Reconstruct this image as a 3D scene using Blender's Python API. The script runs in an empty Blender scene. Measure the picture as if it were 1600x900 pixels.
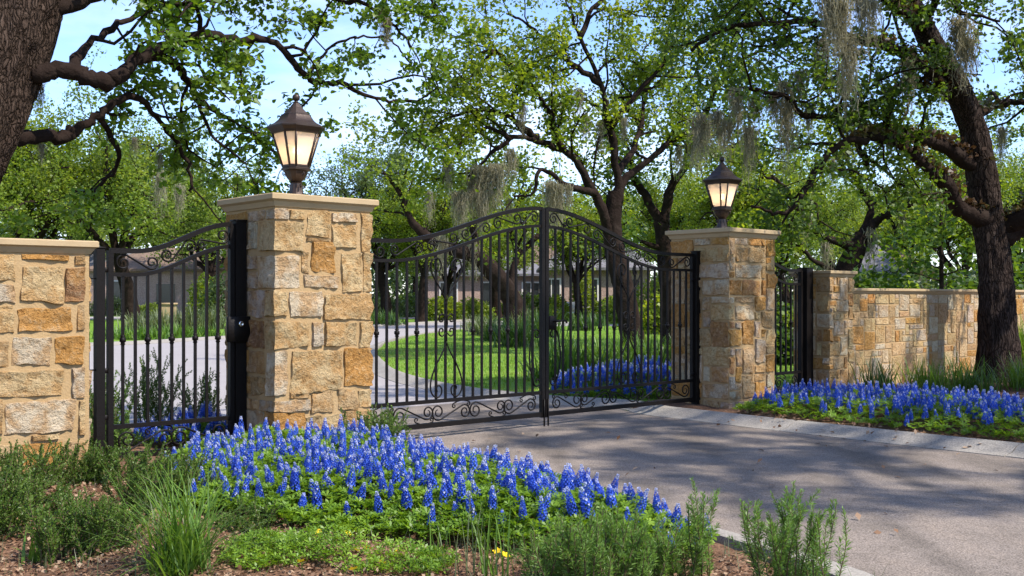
import bpy, math, random
import numpy as np
from math import sin, cos, pi, radians, atan2, sqrt

scene = bpy.context.scene
COL = scene.collection

# ------------------------------------------------------------------ camera
FOC, HCAM, HOR = 1700.0, 1.40, 465.0          # focal length in photo pixels, eye height, horizon row
cam_d = bpy.data.cameras.new("camera")
cam = bpy.data.objects.new("camera", cam_d)
COL.objects.link(cam)
cam_d.sensor_width = 36.0
cam_d.lens = 36.0 * FOC / 1600.0
cam_d.shift_y = (HOR - 450.0) / 1600.0
cam_d.clip_start, cam_d.clip_end = 0.05, 1500.0
cam.location = (0, 0, HCAM)
cam.rotation_euler = (radians(90), 0, 0)
scene.camera = cam

# ------------------------------------------------------------------ light
SUN = np.array([0.66, -0.36, 0.92]); SUN = SUN / np.linalg.norm(SUN)
EL, AZ = math.asin(SUN[2]), atan2(SUN[0], SUN[1])
sd = bpy.data.lights.new("sun", 'SUN')
sd.energy, sd.angle, sd.color = 3.8, radians(1.0), (1.0, 0.945, 0.87)
so = bpy.data.objects.new("sun", sd)
COL.objects.link(so)
from mathutils import Vector, Matrix
so.rotation_euler = Vector(SUN).to_track_quat('Z', 'Y').to_euler()
so.location = (20, -10, 30)

world = bpy.data.worlds.new("World")
scene.world = world
world.use_nodes = True
wn, wl = world.node_tree.nodes, world.node_tree.links
wn.clear()
w_out = wn.new('ShaderNodeOutputWorld')
w_bg = wn.new('ShaderNodeBackground'); w_bg.inputs[1].default_value = 0.15
w_sky = wn.new('ShaderNodeTexSky'); w_sky.sky_type = 'NISHITA'; w_sky.sun_disc = False
w_sky.sun_elevation, w_sky.sun_rotation = EL, AZ
w_sky.air_density, w_sky.dust_density, w_sky.ozone_density = 1.0, 0.3, 3.0
w_tc = wn.new('ShaderNodeTexCoord')
w_map = wn.new('ShaderNodeMapping'); w_map.inputs['Scale'].default_value = (1.6, 1.6, 5.0)
w_no = wn.new('ShaderNodeTexNoise'); w_no.inputs['Scale'].default_value = 1.9
w_no.inputs['Detail'].default_value = 7; w_no.inputs['Roughness'].default_value = 0.55
w_rp = wn.new('ShaderNodeValToRGB')
w_rp.color_ramp.elements[0].position, w_rp.color_ramp.elements[1].position = 0.47, 0.80
w_rp.color_ramp.elements[0].color = (0, 0, 0, 1); w_rp.color_ramp.elements[1].color = (0.62, 0.62, 0.62, 1)
w_mx = wn.new('ShaderNodeMix'); w_mx.data_type = 'RGBA'
w_mx.inputs['B'].default_value = (5.6, 5.55, 5.9, 1)
wl.new(w_tc.outputs['Generated'], w_map.inputs[0]); wl.new(w_map.outputs[0], w_no.inputs['Vector'])
wl.new(w_no.outputs[0], w_rp.inputs[0]); wl.new(w_rp.outputs[0], w_mx.inputs['Factor'])
w_hue = wn.new('ShaderNodeMix'); w_hue.data_type = 'RGBA'; w_hue.blend_type = 'MULTIPLY'; w_hue.inputs['Factor'].default_value = 1.0
w_hue.inputs['B'].default_value = (0.78, 0.815, 0.98, 1)
wl.new(w_sky.outputs[0], w_hue.inputs['A']); wl.new(w_hue.outputs['Result'], w_mx.inputs['A']); wl.new(w_mx.outputs['Result'], w_bg.inputs[0])
wl.new(w_bg.outputs[0], w_out.inputs[0])

scene.view_settings.view_transform = 'Standard'
scene.view_settings.look = 'None'
scene.view_settings.exposure = 1.16
scene.view_settings.gamma = 1.0
scene.render.engine = 'CYCLES'
cy = scene.cycles
cy.max_bounces, cy.diffuse_bounces, cy.glossy_bounces, cy.transmission_bounces, cy.transparent_max_bounces = 7, 4, 2, 4, 4
cy.sample_clamp_indirect = 6
cy.caustics_reflective = cy.caustics_refractive = False
try:
    cy.use_denoising = True
    cy.denoiser = 'OPENIMAGEDENOISE'
except Exception:
    pass

# ------------------------------------------------------------------ frames of reference
U = np.array([0.743, 0.669]); U = U / np.linalg.norm(U)       # along the wall and gates
MV = np.array([U[1], -U[0]])                                    # from the gates towards the street
TH = atan2(U[1], U[0])
ORG = np.array([-1.601, 10.069])                                # gate line at the inner face of the near pillar

def W(s, d, z=0.0):
    p = ORG + s * U + d * MV
    return (float(p[0]), float(p[1]), float(z))

def P(px, py, Y):
    """a point seen at photo pixel (px, py) and standing Y metres away"""
    return ((px - 800.0) / FOC * Y, Y, HCAM + (HOR - py) / FOC * Y)

def G(px, py, z=0.0):
    Y = FOC * (HCAM - z) / (py - HOR)
    return ((px - 800.0) / FOC * Y, Y, z)

def on_plane(px, py, d):
    """photo pixel -> (s, z) on the vertical plane d metres in front of the gate line"""
    k = (px - 800.0) / FOC
    Y = (d + ORG @ MV) / (k * MV[0] + MV[1])
    s = float((np.array([k * Y, Y]) - ORG) @ U)
    return s, HCAM + (HOR - py) / FOC * Y

# ------------------------------------------------------------------ objects
def tag(o, label=None, cat=None, group=None, kind=None):
    if label: o['label'] = label
    if cat: o['category'] = cat
    if group: o['group'] = group
    if kind: o['kind'] = kind
    return o

def empty(name, loc=(0, 0, 0), rz=0.0):
    o = bpy.data.objects.new(name, None)
    COL.objects.link(o)
    o.location = loc; o.rotation_euler = (0, 0, rz)
    o.empty_display_size = 0.2
    return o

def link_mesh(name, me, parent=None):
    o = bpy.data.objects.new(name, me)
    COL.objects.link(o)
    if parent is not None: o.parent = parent
    return o

def mesh_np(name, V, F, mat, mi=None, smooth=True):
    """V (n,3); F (m,k) array or a list of such arrays"""
    me = bpy.data.meshes.new(name)
    V = np.asarray(V, dtype=np.float32)
    Fs = F if isinstance(F, list) else [F]
    Fs = [np.asarray(f, dtype=np.int32) for f in Fs if len(f)]
    nl = sum(f.size for f in Fs); npoly = sum(len(f) for f in Fs)
    me.vertices.add(len(V)); me.vertices.foreach_set('co', V.ravel())
    me.loops.add(nl); me.polygons.add(npoly)
    me.loops.foreach_set('vertex_index', np.concatenate([f.ravel() for f in Fs]))
    st, off = [], 0
    for f in Fs:
        st.append(off + np.arange(len(f), dtype=np.int32) * f.shape[1]); off += f.size
    me.polygons.foreach_set('loop_start', np.concatenate(st).astype(np.int32))
    mats = mat if isinstance(mat, (list, tuple)) else [mat]
    for m in mats: me.materials.append(m)
    if mi is not None: me.polygons.foreach_set('material_index', np.asarray(mi, dtype=np.int32))
    me.polygons.foreach_set('use_smooth', np.full(npoly, smooth, dtype=bool))
    me.update(calc_edges=True)
    return me

def obj_np(name, V, F, mat, parent=None, mi=None, smooth=True):
    return link_mesh(name, mesh_np(name, V, F, mat, mi, smooth), parent)

class Acc:
    """collects tubes, boxes and lofts into one mesh"""
    def __init__(s): s.V, s.Q, s.T, s.n = [], [], [], 0
    def add(s, V, Q=None, T=None):
        V = np.asarray(V, float)
        if Q is not None and len(Q): s.Q.append(np.asarray(Q) + s.n)
        if T is not None and len(T): s.T.append(np.asarray(T) + s.n)
        s.V.append(V); s.n += len(V)
    def box(s, x0, x1, y0, y1, z0, z1, bev=0.0):
        if bev <= 0:
            V = [(x, y, z) for z in (z0, z1) for y in (y0, y1) for x in (x0, x1)]
            s.add(V, [(0, 2, 3, 1), (4, 5, 7, 6), (0, 1, 5, 4), (2, 6, 7, 3), (0, 4, 6, 2), (1, 3, 7, 5)])
        else:
            b = bev
            rings = []
            for z, i in ((z0, b), (z0 + b, 0), (z1 - b, 0), (z1, b)):
                c = b
                rings.append([(x0 + i + c, y0 + i, z), (x1 - i - c, y0 + i, z), (x1 - i, y0 + i + c, z), (x1 - i, y1 - i - c, z),
                              (x1 - i - c, y1 - i, z), (x0 + i + c, y1 - i, z), (x0 + i, y1 - i - c, z), (x0 + i, y0 + i + c, z)])
            s.loft(rings)
    def loft(s, rings, caps=True):
        R = np.asarray(rings, float); n, k = R.shape[:2]
        i = np.arange(n - 1)[:, None] * k; j = np.arange(k)[None, :]; j2 = (j + 1) % k
        Q = np.stack([i + j, i + j2, i + k + j2, i + k + j], -1).reshape(-1, 4)
        V = R.reshape(-1, 3)
        T = None
        if caps:
            c0, c1 = R[0].mean(0), R[-1].mean(0)
            V = np.vstack([V, c0, c1]); a = n * k
            jj = np.arange(k); jn = (jj + 1) % k
            T = np.vstack([np.stack([jn, jj, np.full(k, a)], -1), np.stack([(n - 1) * k + jj, (n - 1) * k + jn, np.full(k, a + 1)], -1)])
        s.add(V, Q, T)
    def tube(s, path, rad, k=6, caps=True, ph=0.0):
        path = np.asarray(path, float); n = len(path)
        rad = np.broadcast_to(np.asarray(rad, float), (n,))
        t = np.gradient(path, axis=0); t /= (np.linalg.norm(t, axis=1)[:, None] + 1e-9)
        ref = np.array([0, 0, 1.0]) if abs(t[0][2]) < 0.9 else np.array([1.0, 0, 0])
        nn = np.cross(t[0], ref); nn /= np.linalg.norm(nn)
        N = np.empty((n, 3))
        for i in range(n):
            nn = nn - t[i] * (nn @ t[i]); nn /= (np.linalg.norm(nn) + 1e-9); N[i] = nn
        B = np.cross(t, N)
        a = ph + np.arange(k) * 2 * pi / k
        R = path[:, None] + rad[:, None, None] * (N[:, None] * np.cos(a)[None, :, None] + B[:, None] * np.sin(a)[None, :, None])
        s.loft(R, caps)
    def ball(s, c, r, k=10, m=7, sz=1.0):
        rings = []
        for i in range(m + 1):
            p = -pi / 2 + pi * i / m; rr = max(r * cos(p), 1e-4)
            rings.append([(c[0] + rr * cos(2 * pi * j / k), c[1] + rr * sin(2 * pi * j / k), c[2] + sz * r * sin(p)) for j in range(k)])
        s.loft(rings)
    def mesh(s, name, mat, smooth=True):
        F = []
        if s.Q: F.append(np.vstack(s.Q))
        if s.T: F.append(np.vstack(s.T))
        return mesh_np(name, np.vstack(s.V), F, mat, None, smooth)
    def build(s, name, mat, parent=None, smooth=True):
        return link_mesh(name, s.mesh(name, mat, smooth), parent)

def auto_smooth(o, deg=35):
    me = o.data
    me.set_sharp_from_angle(angle=radians(deg))
    return o

# ------------------------------------------------------------------ noise on arrays
def _h(ix, iy, iz, sd):
    n = (ix * 374761393 + iy * 668265263 + iz * 2147483647 + sd * 144269) & 0xffffffff
    n = ((n ^ (n >> 13)) * 1274126177) & 0xffffffff
    return ((n ^ (n >> 16)) & 0xffff) / 65535.0
def vnoise(Pt, sd=0):
    Pt = np.asarray(Pt, float); i = np.floor(Pt).astype(np.int64); f = Pt - i; f = f * f * (3 - 2 * f)
    r = 0
    for dx in (0, 1):
        for dy in (0, 1):
            for dz in (0, 1):
                w = (f[..., 0] if dx else 1 - f[..., 0]) * (f[..., 1] if dy else 1 - f[..., 1]) * (f[..., 2] if dz else 1 - f[..., 2])
                r = r + w * _h(i[..., 0] + dx, i[..., 1] + dy, i[..., 2] + dz, sd)
    return r * 2 - 1
def fbm(Pt, sd=0, octs=3):
    Pt = np.asarray(Pt, float); r, a = 0, 1.0
    for o in range(octs):
        r = r + a * vnoise(Pt * (2 ** o), sd + o); a *= 0.5
    return r

# ------------------------------------------------------------------ materials
def new_mat(name):
    m = bpy.data.materials.new(name); m.use_nodes = True
    nt = m.node_tree; nt.nodes.clear()
    out = nt.nodes.new('ShaderNodeOutputMaterial')
    return m, nt.nodes, nt.links, out
def ramp(nodes, cols, pos=None, interp='LINEAR'):
    r = nodes.new('ShaderNodeValToRGB'); cr = r.color_ramp; cr.interpolation = interp
    n = len(cols)
    while len(cr.elements) < n: cr.elements.new(0.5)
    for i, c in enumerate(cols):
        cr.elements[i].position = pos[i] if pos else i / max(1, n - 1)
        cr.elements[i].color = (c[0], c[1], c[2], 1)
    return r
def noise_mat(name, cols, scale=5.0, pos=None, rough=0.8, bump=0.3, bscale=None, detail=6, stretch=(1, 1, 1), coord='Object',
              metal=0.0, spec=0.3, bdist=0.02, fine=0.0):
    m, N, L, out = new_mat(name)
    tc = N.new('ShaderNodeTexCoord'); mp = N.new('ShaderNodeMapping'); mp.inputs['Scale'].default_value = stretch
    L.new(tc.outputs[coord], mp.inputs[0])
    no = N.new('ShaderNodeTexNoise'); no.inputs['Scale'].default_value = scale; no.inputs['Detail'].default_value = detail
    no.inputs['Roughness'].default_value = 0.6
    L.new(mp.outputs[0], no.inputs['Vector'])
    rp = ramp(N, cols, pos); L.new(no.outputs[0], rp.inputs[0])
    b = N.new('ShaderNodeBsdfPrincipled'); b.inputs['Roughness'].default_value = rough; b.inputs['Metallic'].default_value = metal
    b.inputs['Specular IOR Level'].default_value = spec
    col = rp.outputs[0]
    n2 = N.new('ShaderNodeTexNoise'); n2.inputs['Scale'].default_value = bscale or scale * 4; n2.inputs['Detail'].default_value = 8
    L.new(mp.outputs[0], n2.inputs['Vector'])
    if fine > 0:
        mx = N.new('ShaderNodeMix'); mx.data_type = 'RGBA'; mx.blend_type = 'OVERLAY'; mx.inputs['Factor'].default_value = fine
        bw = ramp(N, [(0, 0, 0), (1, 1, 1)], [0.3, 0.7]); L.new(n2.outputs[0], bw.inputs[0])
        L.new(col, mx.inputs['A']); L.new(bw.outputs[0], mx.inputs['B']); col = mx.outputs['Result']
    L.new(col, b.inputs['Base Color'])
    if bump > 0:
        bp = N.new('ShaderNodeBump'); bp.inputs['Strength'].default_value = bump; bp.inputs['Distance'].default_value = bdist
        L.new(n2.outputs[0], bp.inputs['Height']); L.new(bp.outputs[0], b.inputs['Normal'])
    L.new(b.outputs[0], out.inputs[0])
    return m
def leaf_mat(name, cols, trans=0.35, tcol=None, rough=0.45, clump=0.6, cscale=0.7, spec=0.35):
    """cols: list of leaf colours, one picked per leaf, drifting over the crown"""
    m, N, L, out = new_mat(name)
    ge = N.new('ShaderNodeNewGeometry')
    no = N.new('ShaderNodeTexNoise'); no.inputs['Scale'].default_value = cscale; no.inputs['Detail'].default_value = 2
    L.new(ge.outputs['Position'], no.inputs['Vector'])
    ma = N.new('ShaderNodeMapRange'); ma.inputs[1].default_value = 0.3; ma.inputs[2].default_value = 0.7
    L.new(no.outputs[0], ma.inputs[0])
    mi = N.new('ShaderNodeMix'); mi.data_type = 'FLOAT'; mi.inputs['Factor'].default_value = clump
    L.new(ge.outputs['Random Per Island'], mi.inputs['A']); L.new(ma.outputs[0], mi.inputs['B'])
    rp = ramp(N, cols); L.new(mi.outputs['Result'], rp.inputs[0])
    b = N.new('ShaderNodeBsdfPrincipled'); b.inputs['Roughness'].default_value = rough
    b.inputs['Specular IOR Level'].default_value = spec
    L.new(rp.outputs[0], b.inputs['Base Color'])
    tr = N.new('ShaderNodeBsdfTranslucent')
    hs = N.new('ShaderNodeMix'); hs.data_type = 'RGBA'; hs.blend_type = 'MULTIPLY'; hs.inputs['Factor'].default_value = 1.0
    L.new(rp.outputs[0], hs.inputs['A']); hs.inputs['B'].default_value = (*(tcol or (2.2, 2.0, 0.9)), 1)
    L.new(hs.outputs['Result'], tr.inputs['Color'])
    ms = N.new('ShaderNodeMixShader'); ms.inputs[0].default_value = trans
    L.new(b.outputs[0], ms.inputs[1]); L.new(tr.outputs[0], ms.inputs[2]); L.new(ms.outputs[0], out.inputs[0])
    return m
def stone_mat(name, streak=0.68):
    """rough limestone; each stone carries its own colour in Object Info > Color"""
    m, N, L, out = new_mat(name)
    oi = N.new('ShaderNodeObjectInfo'); tc = N.new('ShaderNodeTexCoord')
    va = N.new('ShaderNodeVectorMath'); va.operation = 'MULTIPLY_ADD'; va.inputs[1].default_value = (1, 1, 1)
    cb = N.new('ShaderNodeCombineXYZ'); sc = N.new('ShaderNodeMath'); sc.operation = 'MULTIPLY'; sc.inputs[1].default_value = 37.0
    L.new(oi.outputs['Random'], sc.inputs[0])
    for k in range(3): L.new(sc.outputs[0], cb.inputs[k])
    L.new(tc.outputs['Object'], va.inputs[0]); L.new(cb.outputs[0], va.inputs[2])
    def tex(scale, det, ro=0.6):
        n = N.new('ShaderNodeTexNoise'); n.inputs['Scale'].default_value = scale; n.inputs['Detail'].default_value = det
        n.inputs['Roughness'].default_value = ro; L.new(va.outputs[0], n.inputs['Vector']); return n
    n1, n2, n3 = tex(7, 5), tex(26, 8, 0.7), tex(70, 6)
    r1 = ramp(N, [(0, 0, 0), (1, 1, 1)], [0.44, 0.58]); L.new(n1.outputs[0], r1.inputs[0])
    och = N.new('ShaderNodeMix'); och.data_type = 'RGBA'
    f1 = N.new('ShaderNodeMath'); f1.operation = 'MULTIPLY'; f1.inputs[1].default_value = streak; L.new(r1.outputs[0], f1.inputs[0])
    L.new(f1.outputs[0], och.inputs['Factor']); L.new(oi.outputs['Color'], och.inputs['A']); och.inputs['B'].default_value = (0.38, 0.20, 0.065, 1)
    r2 = ramp(N, [(0, 0, 0), (1, 1, 1)], [0.52, 0.74]); L.new(n2.outputs[0], r2.inputs[0])
    f2 = N.new('ShaderNodeMath'); f2.operation = 'MULTIPLY'; f2.inputs[1].default_value = 0.55; L.new(r2.outputs[0], f2.inputs[0])
    pal = N.new('ShaderNodeMix'); pal.data_type = 'RGBA'; L.new(f2.outputs[0], pal.inputs['Factor'])
    L.new(och.outputs['Result'], pal.inputs['A']); pal.inputs['B'].default_value = (0.58, 0.45, 0.28, 1)
    r3 = ramp(N, [(0.30, 0.22, 0.14), (1, 1, 1)], [0.32, 0.47]); L.new(n2.outputs[0], r3.inputs[0])
    dk = N.new('ShaderNodeMix'); dk.data_type = 'RGBA'; dk.blend_type = 'MULTIPLY'; dk.inputs['Factor'].default_value = 0.72
    L.new(pal.outputs['Result'], dk.inputs['A']); L.new(r3.outputs[0], dk.inputs['B'])
    b = N.new('ShaderNodeBsdfPrincipled'); b.inputs['Roughness'].default_value = 0.9; b.inputs['Specular IOR Level'].default_value = 0.15
    L.new(dk.outputs['Result'], b.inputs['Base Color'])
    ad = N.new('ShaderNodeMath'); ad.operation = 'MULTIPLY_ADD'; ad.inputs[1].default_value = 0.3
    L.new(n3.outputs[0], ad.inputs[0]); L.new(n2.outputs[0], ad.inputs[2])
    bp = N.new('ShaderNodeBump'); bp.inputs['Strength'].default_value = 1.0; bp.inputs['Distance'].default_value = 0.045
    L.new(ad.outputs[0], bp.inputs['Height']); L.new(bp.outputs[0], b.inputs['Normal'])
    L.new(b.outputs[0], out.inputs[0])
    return m

M = {}
M['iron'] = noise_mat('iron', [(0.004, 0.003, 0.0026), (0.010, 0.0072, 0.0056)], 14, rough=0.5, bump=0.12, spec=0.14, metal=0.0)
M['bronze'] = noise_mat('bronze', [(0.014, 0.008, 0.006), (0.042, 0.025, 0.017), (0.064, 0.049, 0.038)], 9, rough=0.45, bump=0.15, metal=0.45, spec=0.5)
M['dark_bronze'] = noise_mat('dark_bronze', [(0.014, 0.008, 0.006), (0.040, 0.026, 0.020)], 9, rough=0.4, bump=0.12, metal=0.4, spec=0.5)
M['steel'] = noise_mat('steel', [(0.5, 0.5, 0.5), (0.62, 0.62, 0.6)], 30, rough=0.25, bump=0.05, metal=1.0)
M['stone'] = stone_mat('limestone')
M['wall_stone'] = stone_mat('cut_limestone', 0.4)
M['mortar'] = noise_mat('mortar', [(0.26, 0.168, 0.078), (0.34, 0.228, 0.112), (0.39, 0.275, 0.15)], 9, rough=0.95, bump=0.6, bscale=60, spec=0.1, bdist=0.01)
M['cap'] = noise_mat('cast_stone', [(0.24, 0.168, 0.090), (0.36, 0.262, 0.148), (0.41, 0.315, 0.195)], 3, rough=0.85, bump=0.25, bscale=50, spec=0.15, bdist=0.006)
M['asphalt'] = noise_mat('asphalt', [(0.150, 0.122, 0.099), (0.189, 0.156, 0.128), (0.233, 0.194, 0.161)], 0.9, rough=0.9, bump=0.5, bscale=110, spec=0.15, bdist=0.008, fine=0.6)
def stain(m, lo=0.72, scale=0.35, stretch=(1, 1, 1)):
    nt = m.node_tree; N, L = nt.nodes, nt.links; b = next(n for n in N if n.type == 'BSDF_PRINCIPLED'); src = b.inputs['Base Color'].links[0].from_socket
    tc = N.new('ShaderNodeTexCoord'); mp = N.new('ShaderNodeMapping'); mp.inputs['Scale'].default_value = stretch; mp.inputs['Rotation'].default_value = (0, 0, -0.84); L.new(tc.outputs['Object'], mp.inputs[0])
    no = N.new('ShaderNodeTexNoise'); no.inputs['Scale'].default_value = scale; no.inputs['Detail'].default_value = 5; L.new(mp.outputs[0], no.inputs['Vector'])
    rp = ramp(N, [(lo, lo, lo * 0.99), (1.0, 1.0, 1.0), (1.08, 1.06, 1.03)], [0.34, 0.52, 0.72]); L.new(no.outputs[0], rp.inputs[0])
    mx = N.new('ShaderNodeMix'); mx.data_type = 'RGBA'; mx.blend_type = 'MULTIPLY'; mx.inputs['Factor'].default_value = 1.0
    L.new(src, mx.inputs['A']); L.new(rp.outputs[0], mx.inputs['B']); L.new(mx.outputs['Result'], b.inputs['Base Color'])
stain(M['asphalt'], 0.66, 0.9, (2.2, 0.35, 1)); stain(M['asphalt'], 0.85, 3.5)
M['drive'] = noise_mat('pale_drive', [(0.25, 0.225, 0.215), (0.31, 0.285, 0.27)], 0.8, rough=0.9, bump=0.2, bscale=90, spec=0.12, fine=0.2)
M['concrete'] = noise_mat('kerb_concrete', [(0.17, 0.150, 0.125), (0.25, 0.225, 0.19), (0.31, 0.28, 0.24)], 2.6, rough=0.9, bump=0.3, bscale=70, spec=0.15, bdist=0.006, fine=0.35)
M['mulch'] = noise_mat('mulch', [(0.065, 0.032, 0.018), (0.150, 0.085, 0.052), (0.26, 0.165, 0.105)], 7, rough=0.95, bump=0.9, bscale=38, spec=0.08, bdist=0.03, fine=0.5)
M['lawn'] = noise_mat('lawn', [(0.075, 0.150, 0.014), (0.120, 0.215, 0.022), (0.185, 0.240, 0.045)], 0.8, rough=0.9, bump=0.6, bscale=55, spec=0.1, bdist=0.02, fine=0.35)
M['ground'] = noise_mat('meadow', [(0.040, 0.075, 0.012), (0.075, 0.125, 0.018), (0.115, 0.140, 0.035)], 0.35, rough=0.95, bump=0.5, bscale=25, spec=0.08, bdist=0.03, fine=0.4)
def bark_mat(name, cols, crack, sc=(9, 9, 1.5)):
    """plated oak bark: stretched cells with dark fissures"""
    m, N, L, out = new_mat(name)
    tc = N.new('ShaderNodeTexCoord'); no = N.new('ShaderNodeTexNoise'); no.inputs['Scale'].default_value = 3.5; no.inputs['Detail'].default_value = 4
    L.new(tc.outputs['Object'], no.inputs['Vector'])
    ml = N.new('ShaderNodeVectorMath'); ml.operation = 'MULTIPLY_ADD'; ml.inputs[1].default_value = (0.16, 0.16, 0.5)
    L.new(no.outputs['Color'], ml.inputs[0]); L.new(tc.outputs['Object'], ml.inputs[2])
    mp = N.new('ShaderNodeMapping'); mp.inputs['Scale'].default_value = sc; L.new(ml.outputs[0], mp.inputs[0])
    vo = N.new('ShaderNodeTexVoronoi'); vo.feature = 'DISTANCE_TO_EDGE'; vo.inputs['Scale'].default_value = 2.9; L.new(mp.outputs[0], vo.inputs['Vector'])
    n2 = N.new('ShaderNodeTexNoise'); n2.inputs['Scale'].default_value = 5; n2.inputs['Detail'].default_value = 8; n2.inputs['Roughness'].default_value = 0.7; L.new(mp.outputs[0], n2.inputs['Vector'])
    rc = ramp(N, cols, [0.3, 0.55, 0.8]); L.new(n2.outputs[0], rc.inputs[0])
    mk = N.new('ShaderNodeMath'); mk.operation = 'MULTIPLY_ADD'; mk.inputs[1].default_value = 0.22; mk.use_clamp = True
    L.new(n2.outputs[0], mk.inputs[0]); L.new(vo.outputs['Distance'], mk.inputs[2])
    rv = ramp(N, [(0, 0, 0), (0.6, 0.6, 0.6), (1, 1, 1)], [0.08, 0.18, 0.34]); L.new(mk.outputs[0], rv.inputs[0])
    mx = N.new('ShaderNodeMix'); mx.data_type = 'RGBA'; L.new(rv.outputs[0], mx.inputs['Factor']); mx.inputs['A'].default_value = (*crack, 1); L.new(rc.outputs[0], mx.inputs['B'])
    b = N.new('ShaderNodeBsdfPrincipled'); b.inputs['Roughness'].default_value = 0.95; b.inputs['Specular IOR Level'].default_value = 0.06
    L.new(mx.outputs['Result'], b.inputs['Base Color'])
    ad = N.new('ShaderNodeMath'); ad.operation = 'MULTIPLY_ADD'; ad.inputs[1].default_value = 0.5; L.new(n2.outputs[0], ad.inputs[0]); L.new(rv.outputs[0], ad.inputs[2])
    bp = N.new('ShaderNodeBump'); bp.inputs['Strength'].default_value = 0.9; bp.inputs['Distance'].default_value = 0.03
    L.new(ad.outputs[0], bp.inputs['Height']); L.new(bp.outputs[0], b.inputs['Normal']); L.new(b.outputs[0], out.inputs[0])
    return m
M['bark'] = bark_mat('oak_bark', [(0.035, 0.022, 0.016), (0.085, 0.057, 0.042), (0.165, 0.120, 0.094)], (0.014, 0.009, 0.006), (14, 14, 2.0))
M['bark_dark'] = bark_mat('dark_oak_bark', [(0.020, 0.013, 0.010), (0.050, 0.035, 0.028), (0.10, 0.076, 0.062)], (0.008, 0.005, 0.004))
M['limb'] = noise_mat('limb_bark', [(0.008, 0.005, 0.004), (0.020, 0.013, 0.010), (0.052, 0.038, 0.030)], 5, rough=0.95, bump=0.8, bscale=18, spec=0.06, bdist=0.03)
M['moss'] = leaf_mat('moss_strands', [(0.15, 0.140, 0.090), (0.26, 0.240, 0.160), (0.40, 0.365, 0.26)], 0.38, (1.2, 1.15, 0.95), rough=0.9, clump=0.4, cscale=2.0, spec=0.05)
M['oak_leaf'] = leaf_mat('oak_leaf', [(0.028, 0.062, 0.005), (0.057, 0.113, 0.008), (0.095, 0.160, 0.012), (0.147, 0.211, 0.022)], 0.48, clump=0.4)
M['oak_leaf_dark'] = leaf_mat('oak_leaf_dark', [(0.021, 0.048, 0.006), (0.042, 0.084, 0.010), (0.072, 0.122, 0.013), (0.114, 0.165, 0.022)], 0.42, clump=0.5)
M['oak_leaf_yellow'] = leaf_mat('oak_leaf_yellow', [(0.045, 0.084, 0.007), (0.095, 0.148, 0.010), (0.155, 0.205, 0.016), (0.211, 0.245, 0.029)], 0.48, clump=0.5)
M['far_leaf'] = leaf_mat('far_leaf', [(0.052, 0.095, 0.013), (0.099, 0.155, 0.019), (0.155, 0.210, 0.031), (0.206, 0.255, 0.055)], 0.48, clump=0.5, cscale=0.4)
M['far_leaf_grey'] = leaf_mat('far_leaf_grey', [(0.035, 0.060, 0.022), (0.060, 0.095, 0.032), (0.095, 0.130, 0.045)], 0.35, clump=0.5, cscale=0.4)
M['lupin_leaf'] = leaf_mat('lupin_leaf', [(0.060, 0.125, 0.010), (0.120, 0.215, 0.016), (0.200, 0.310, 0.026)], 0.35, clump=0.45, cscale=2.5)
M['petal'] = leaf_mat('petal', [(0.030, 0.068, 0.46), (0.055, 0.125, 0.62), (0.115, 0.225, 0.76)], 0.35, (1.4, 1.4, 1.2), rough=0.6, clump=0.3, spec=0.15)
M['petal_white'] = leaf_mat('petal_white', [(0.30, 0.35, 0.64), (0.58, 0.59, 0.66)], 0.3, (1.2, 1.2, 1.2), rough=0.6, spec=0.1)
M['petal_yellow'] = leaf_mat('petal_yellow', [(0.75, 0.48, 0.01), (0.85, 0.62, 0.03)], 0.3, (1.1, 1.1, 1), rough=0.6, spec=0.1)
M['rosemary'] = leaf_mat('rosemary', [(0.060, 0.120, 0.020), (0.120, 0.210, 0.036), (0.190, 0.300, 0.070)], 0.35, (1.7, 1.8, 1), clump=0.35, cscale=6)
M['rosemary_dark'] = leaf_mat('rosemary_dark', [(0.036, 0.076, 0.011), (0.080, 0.145, 0.021), (0.165, 0.230, 0.045)], 0.35, (1.7, 1.7, 1), clump=0.4, cscale=6)
M['twig'] = noise_mat('twig', [(0.06, 0.045, 0.022), (0.12, 0.085, 0.045)], 20, rough=0.9, bump=0.2)
M['stem'] = leaf_mat('stem', [(0.055, 0.11, 0.02), (0.08, 0.14, 0.03)], 0.15)
M['fern'] = leaf_mat('dry_fern', [(0.045, 0.022, 0.010), (0.085, 0.045, 0.020), (0.09, 0.085, 0.020), (0.06, 0.09, 0.015)], 0.25, (1.3, 1.3, 1), clump=0.6, cscale=1.5)
M['blade'] = leaf_mat('blade', [(0.050, 0.105, 0.014), (0.085, 0.170, 0.022), (0.145, 0.235, 0.040)], 0.35, clump=0.2, cscale=3)
M['blade_dark'] = leaf_mat('blade_dark', [(0.025, 0.060, 0.012), (0.045, 0.095, 0.016), (0.08, 0.14, 0.03)], 0.3, clump=0.2, cscale=3)
M['blade_grey'] = leaf_mat('blade_grey', [(0.07, 0.095, 0.045), (0.12, 0.15, 0.07), (0.18, 0.20, 0.10)], 0.3, clump=0.3, cscale=3)
M['lawn_blade'] = leaf_mat('lawn_blade', [(0.075, 0.150, 0.012), (0.120, 0.225, 0.020), (0.190, 0.265, 0.045), (0.300, 0.290, 0.100)], 0.35, clump=0.72, cscale=0.5)
M['dry'] = leaf_mat('dry_leaf', [(0.080, 0.038, 0.018), (0.160, 0.085, 0.048), (0.27, 0.165, 0.10), (0.40, 0.29, 0.19)], 0.15, (1.2, 1.1, 1), rough=0.8, clump=0.1, cscale=4, spec=0.1)
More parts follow.
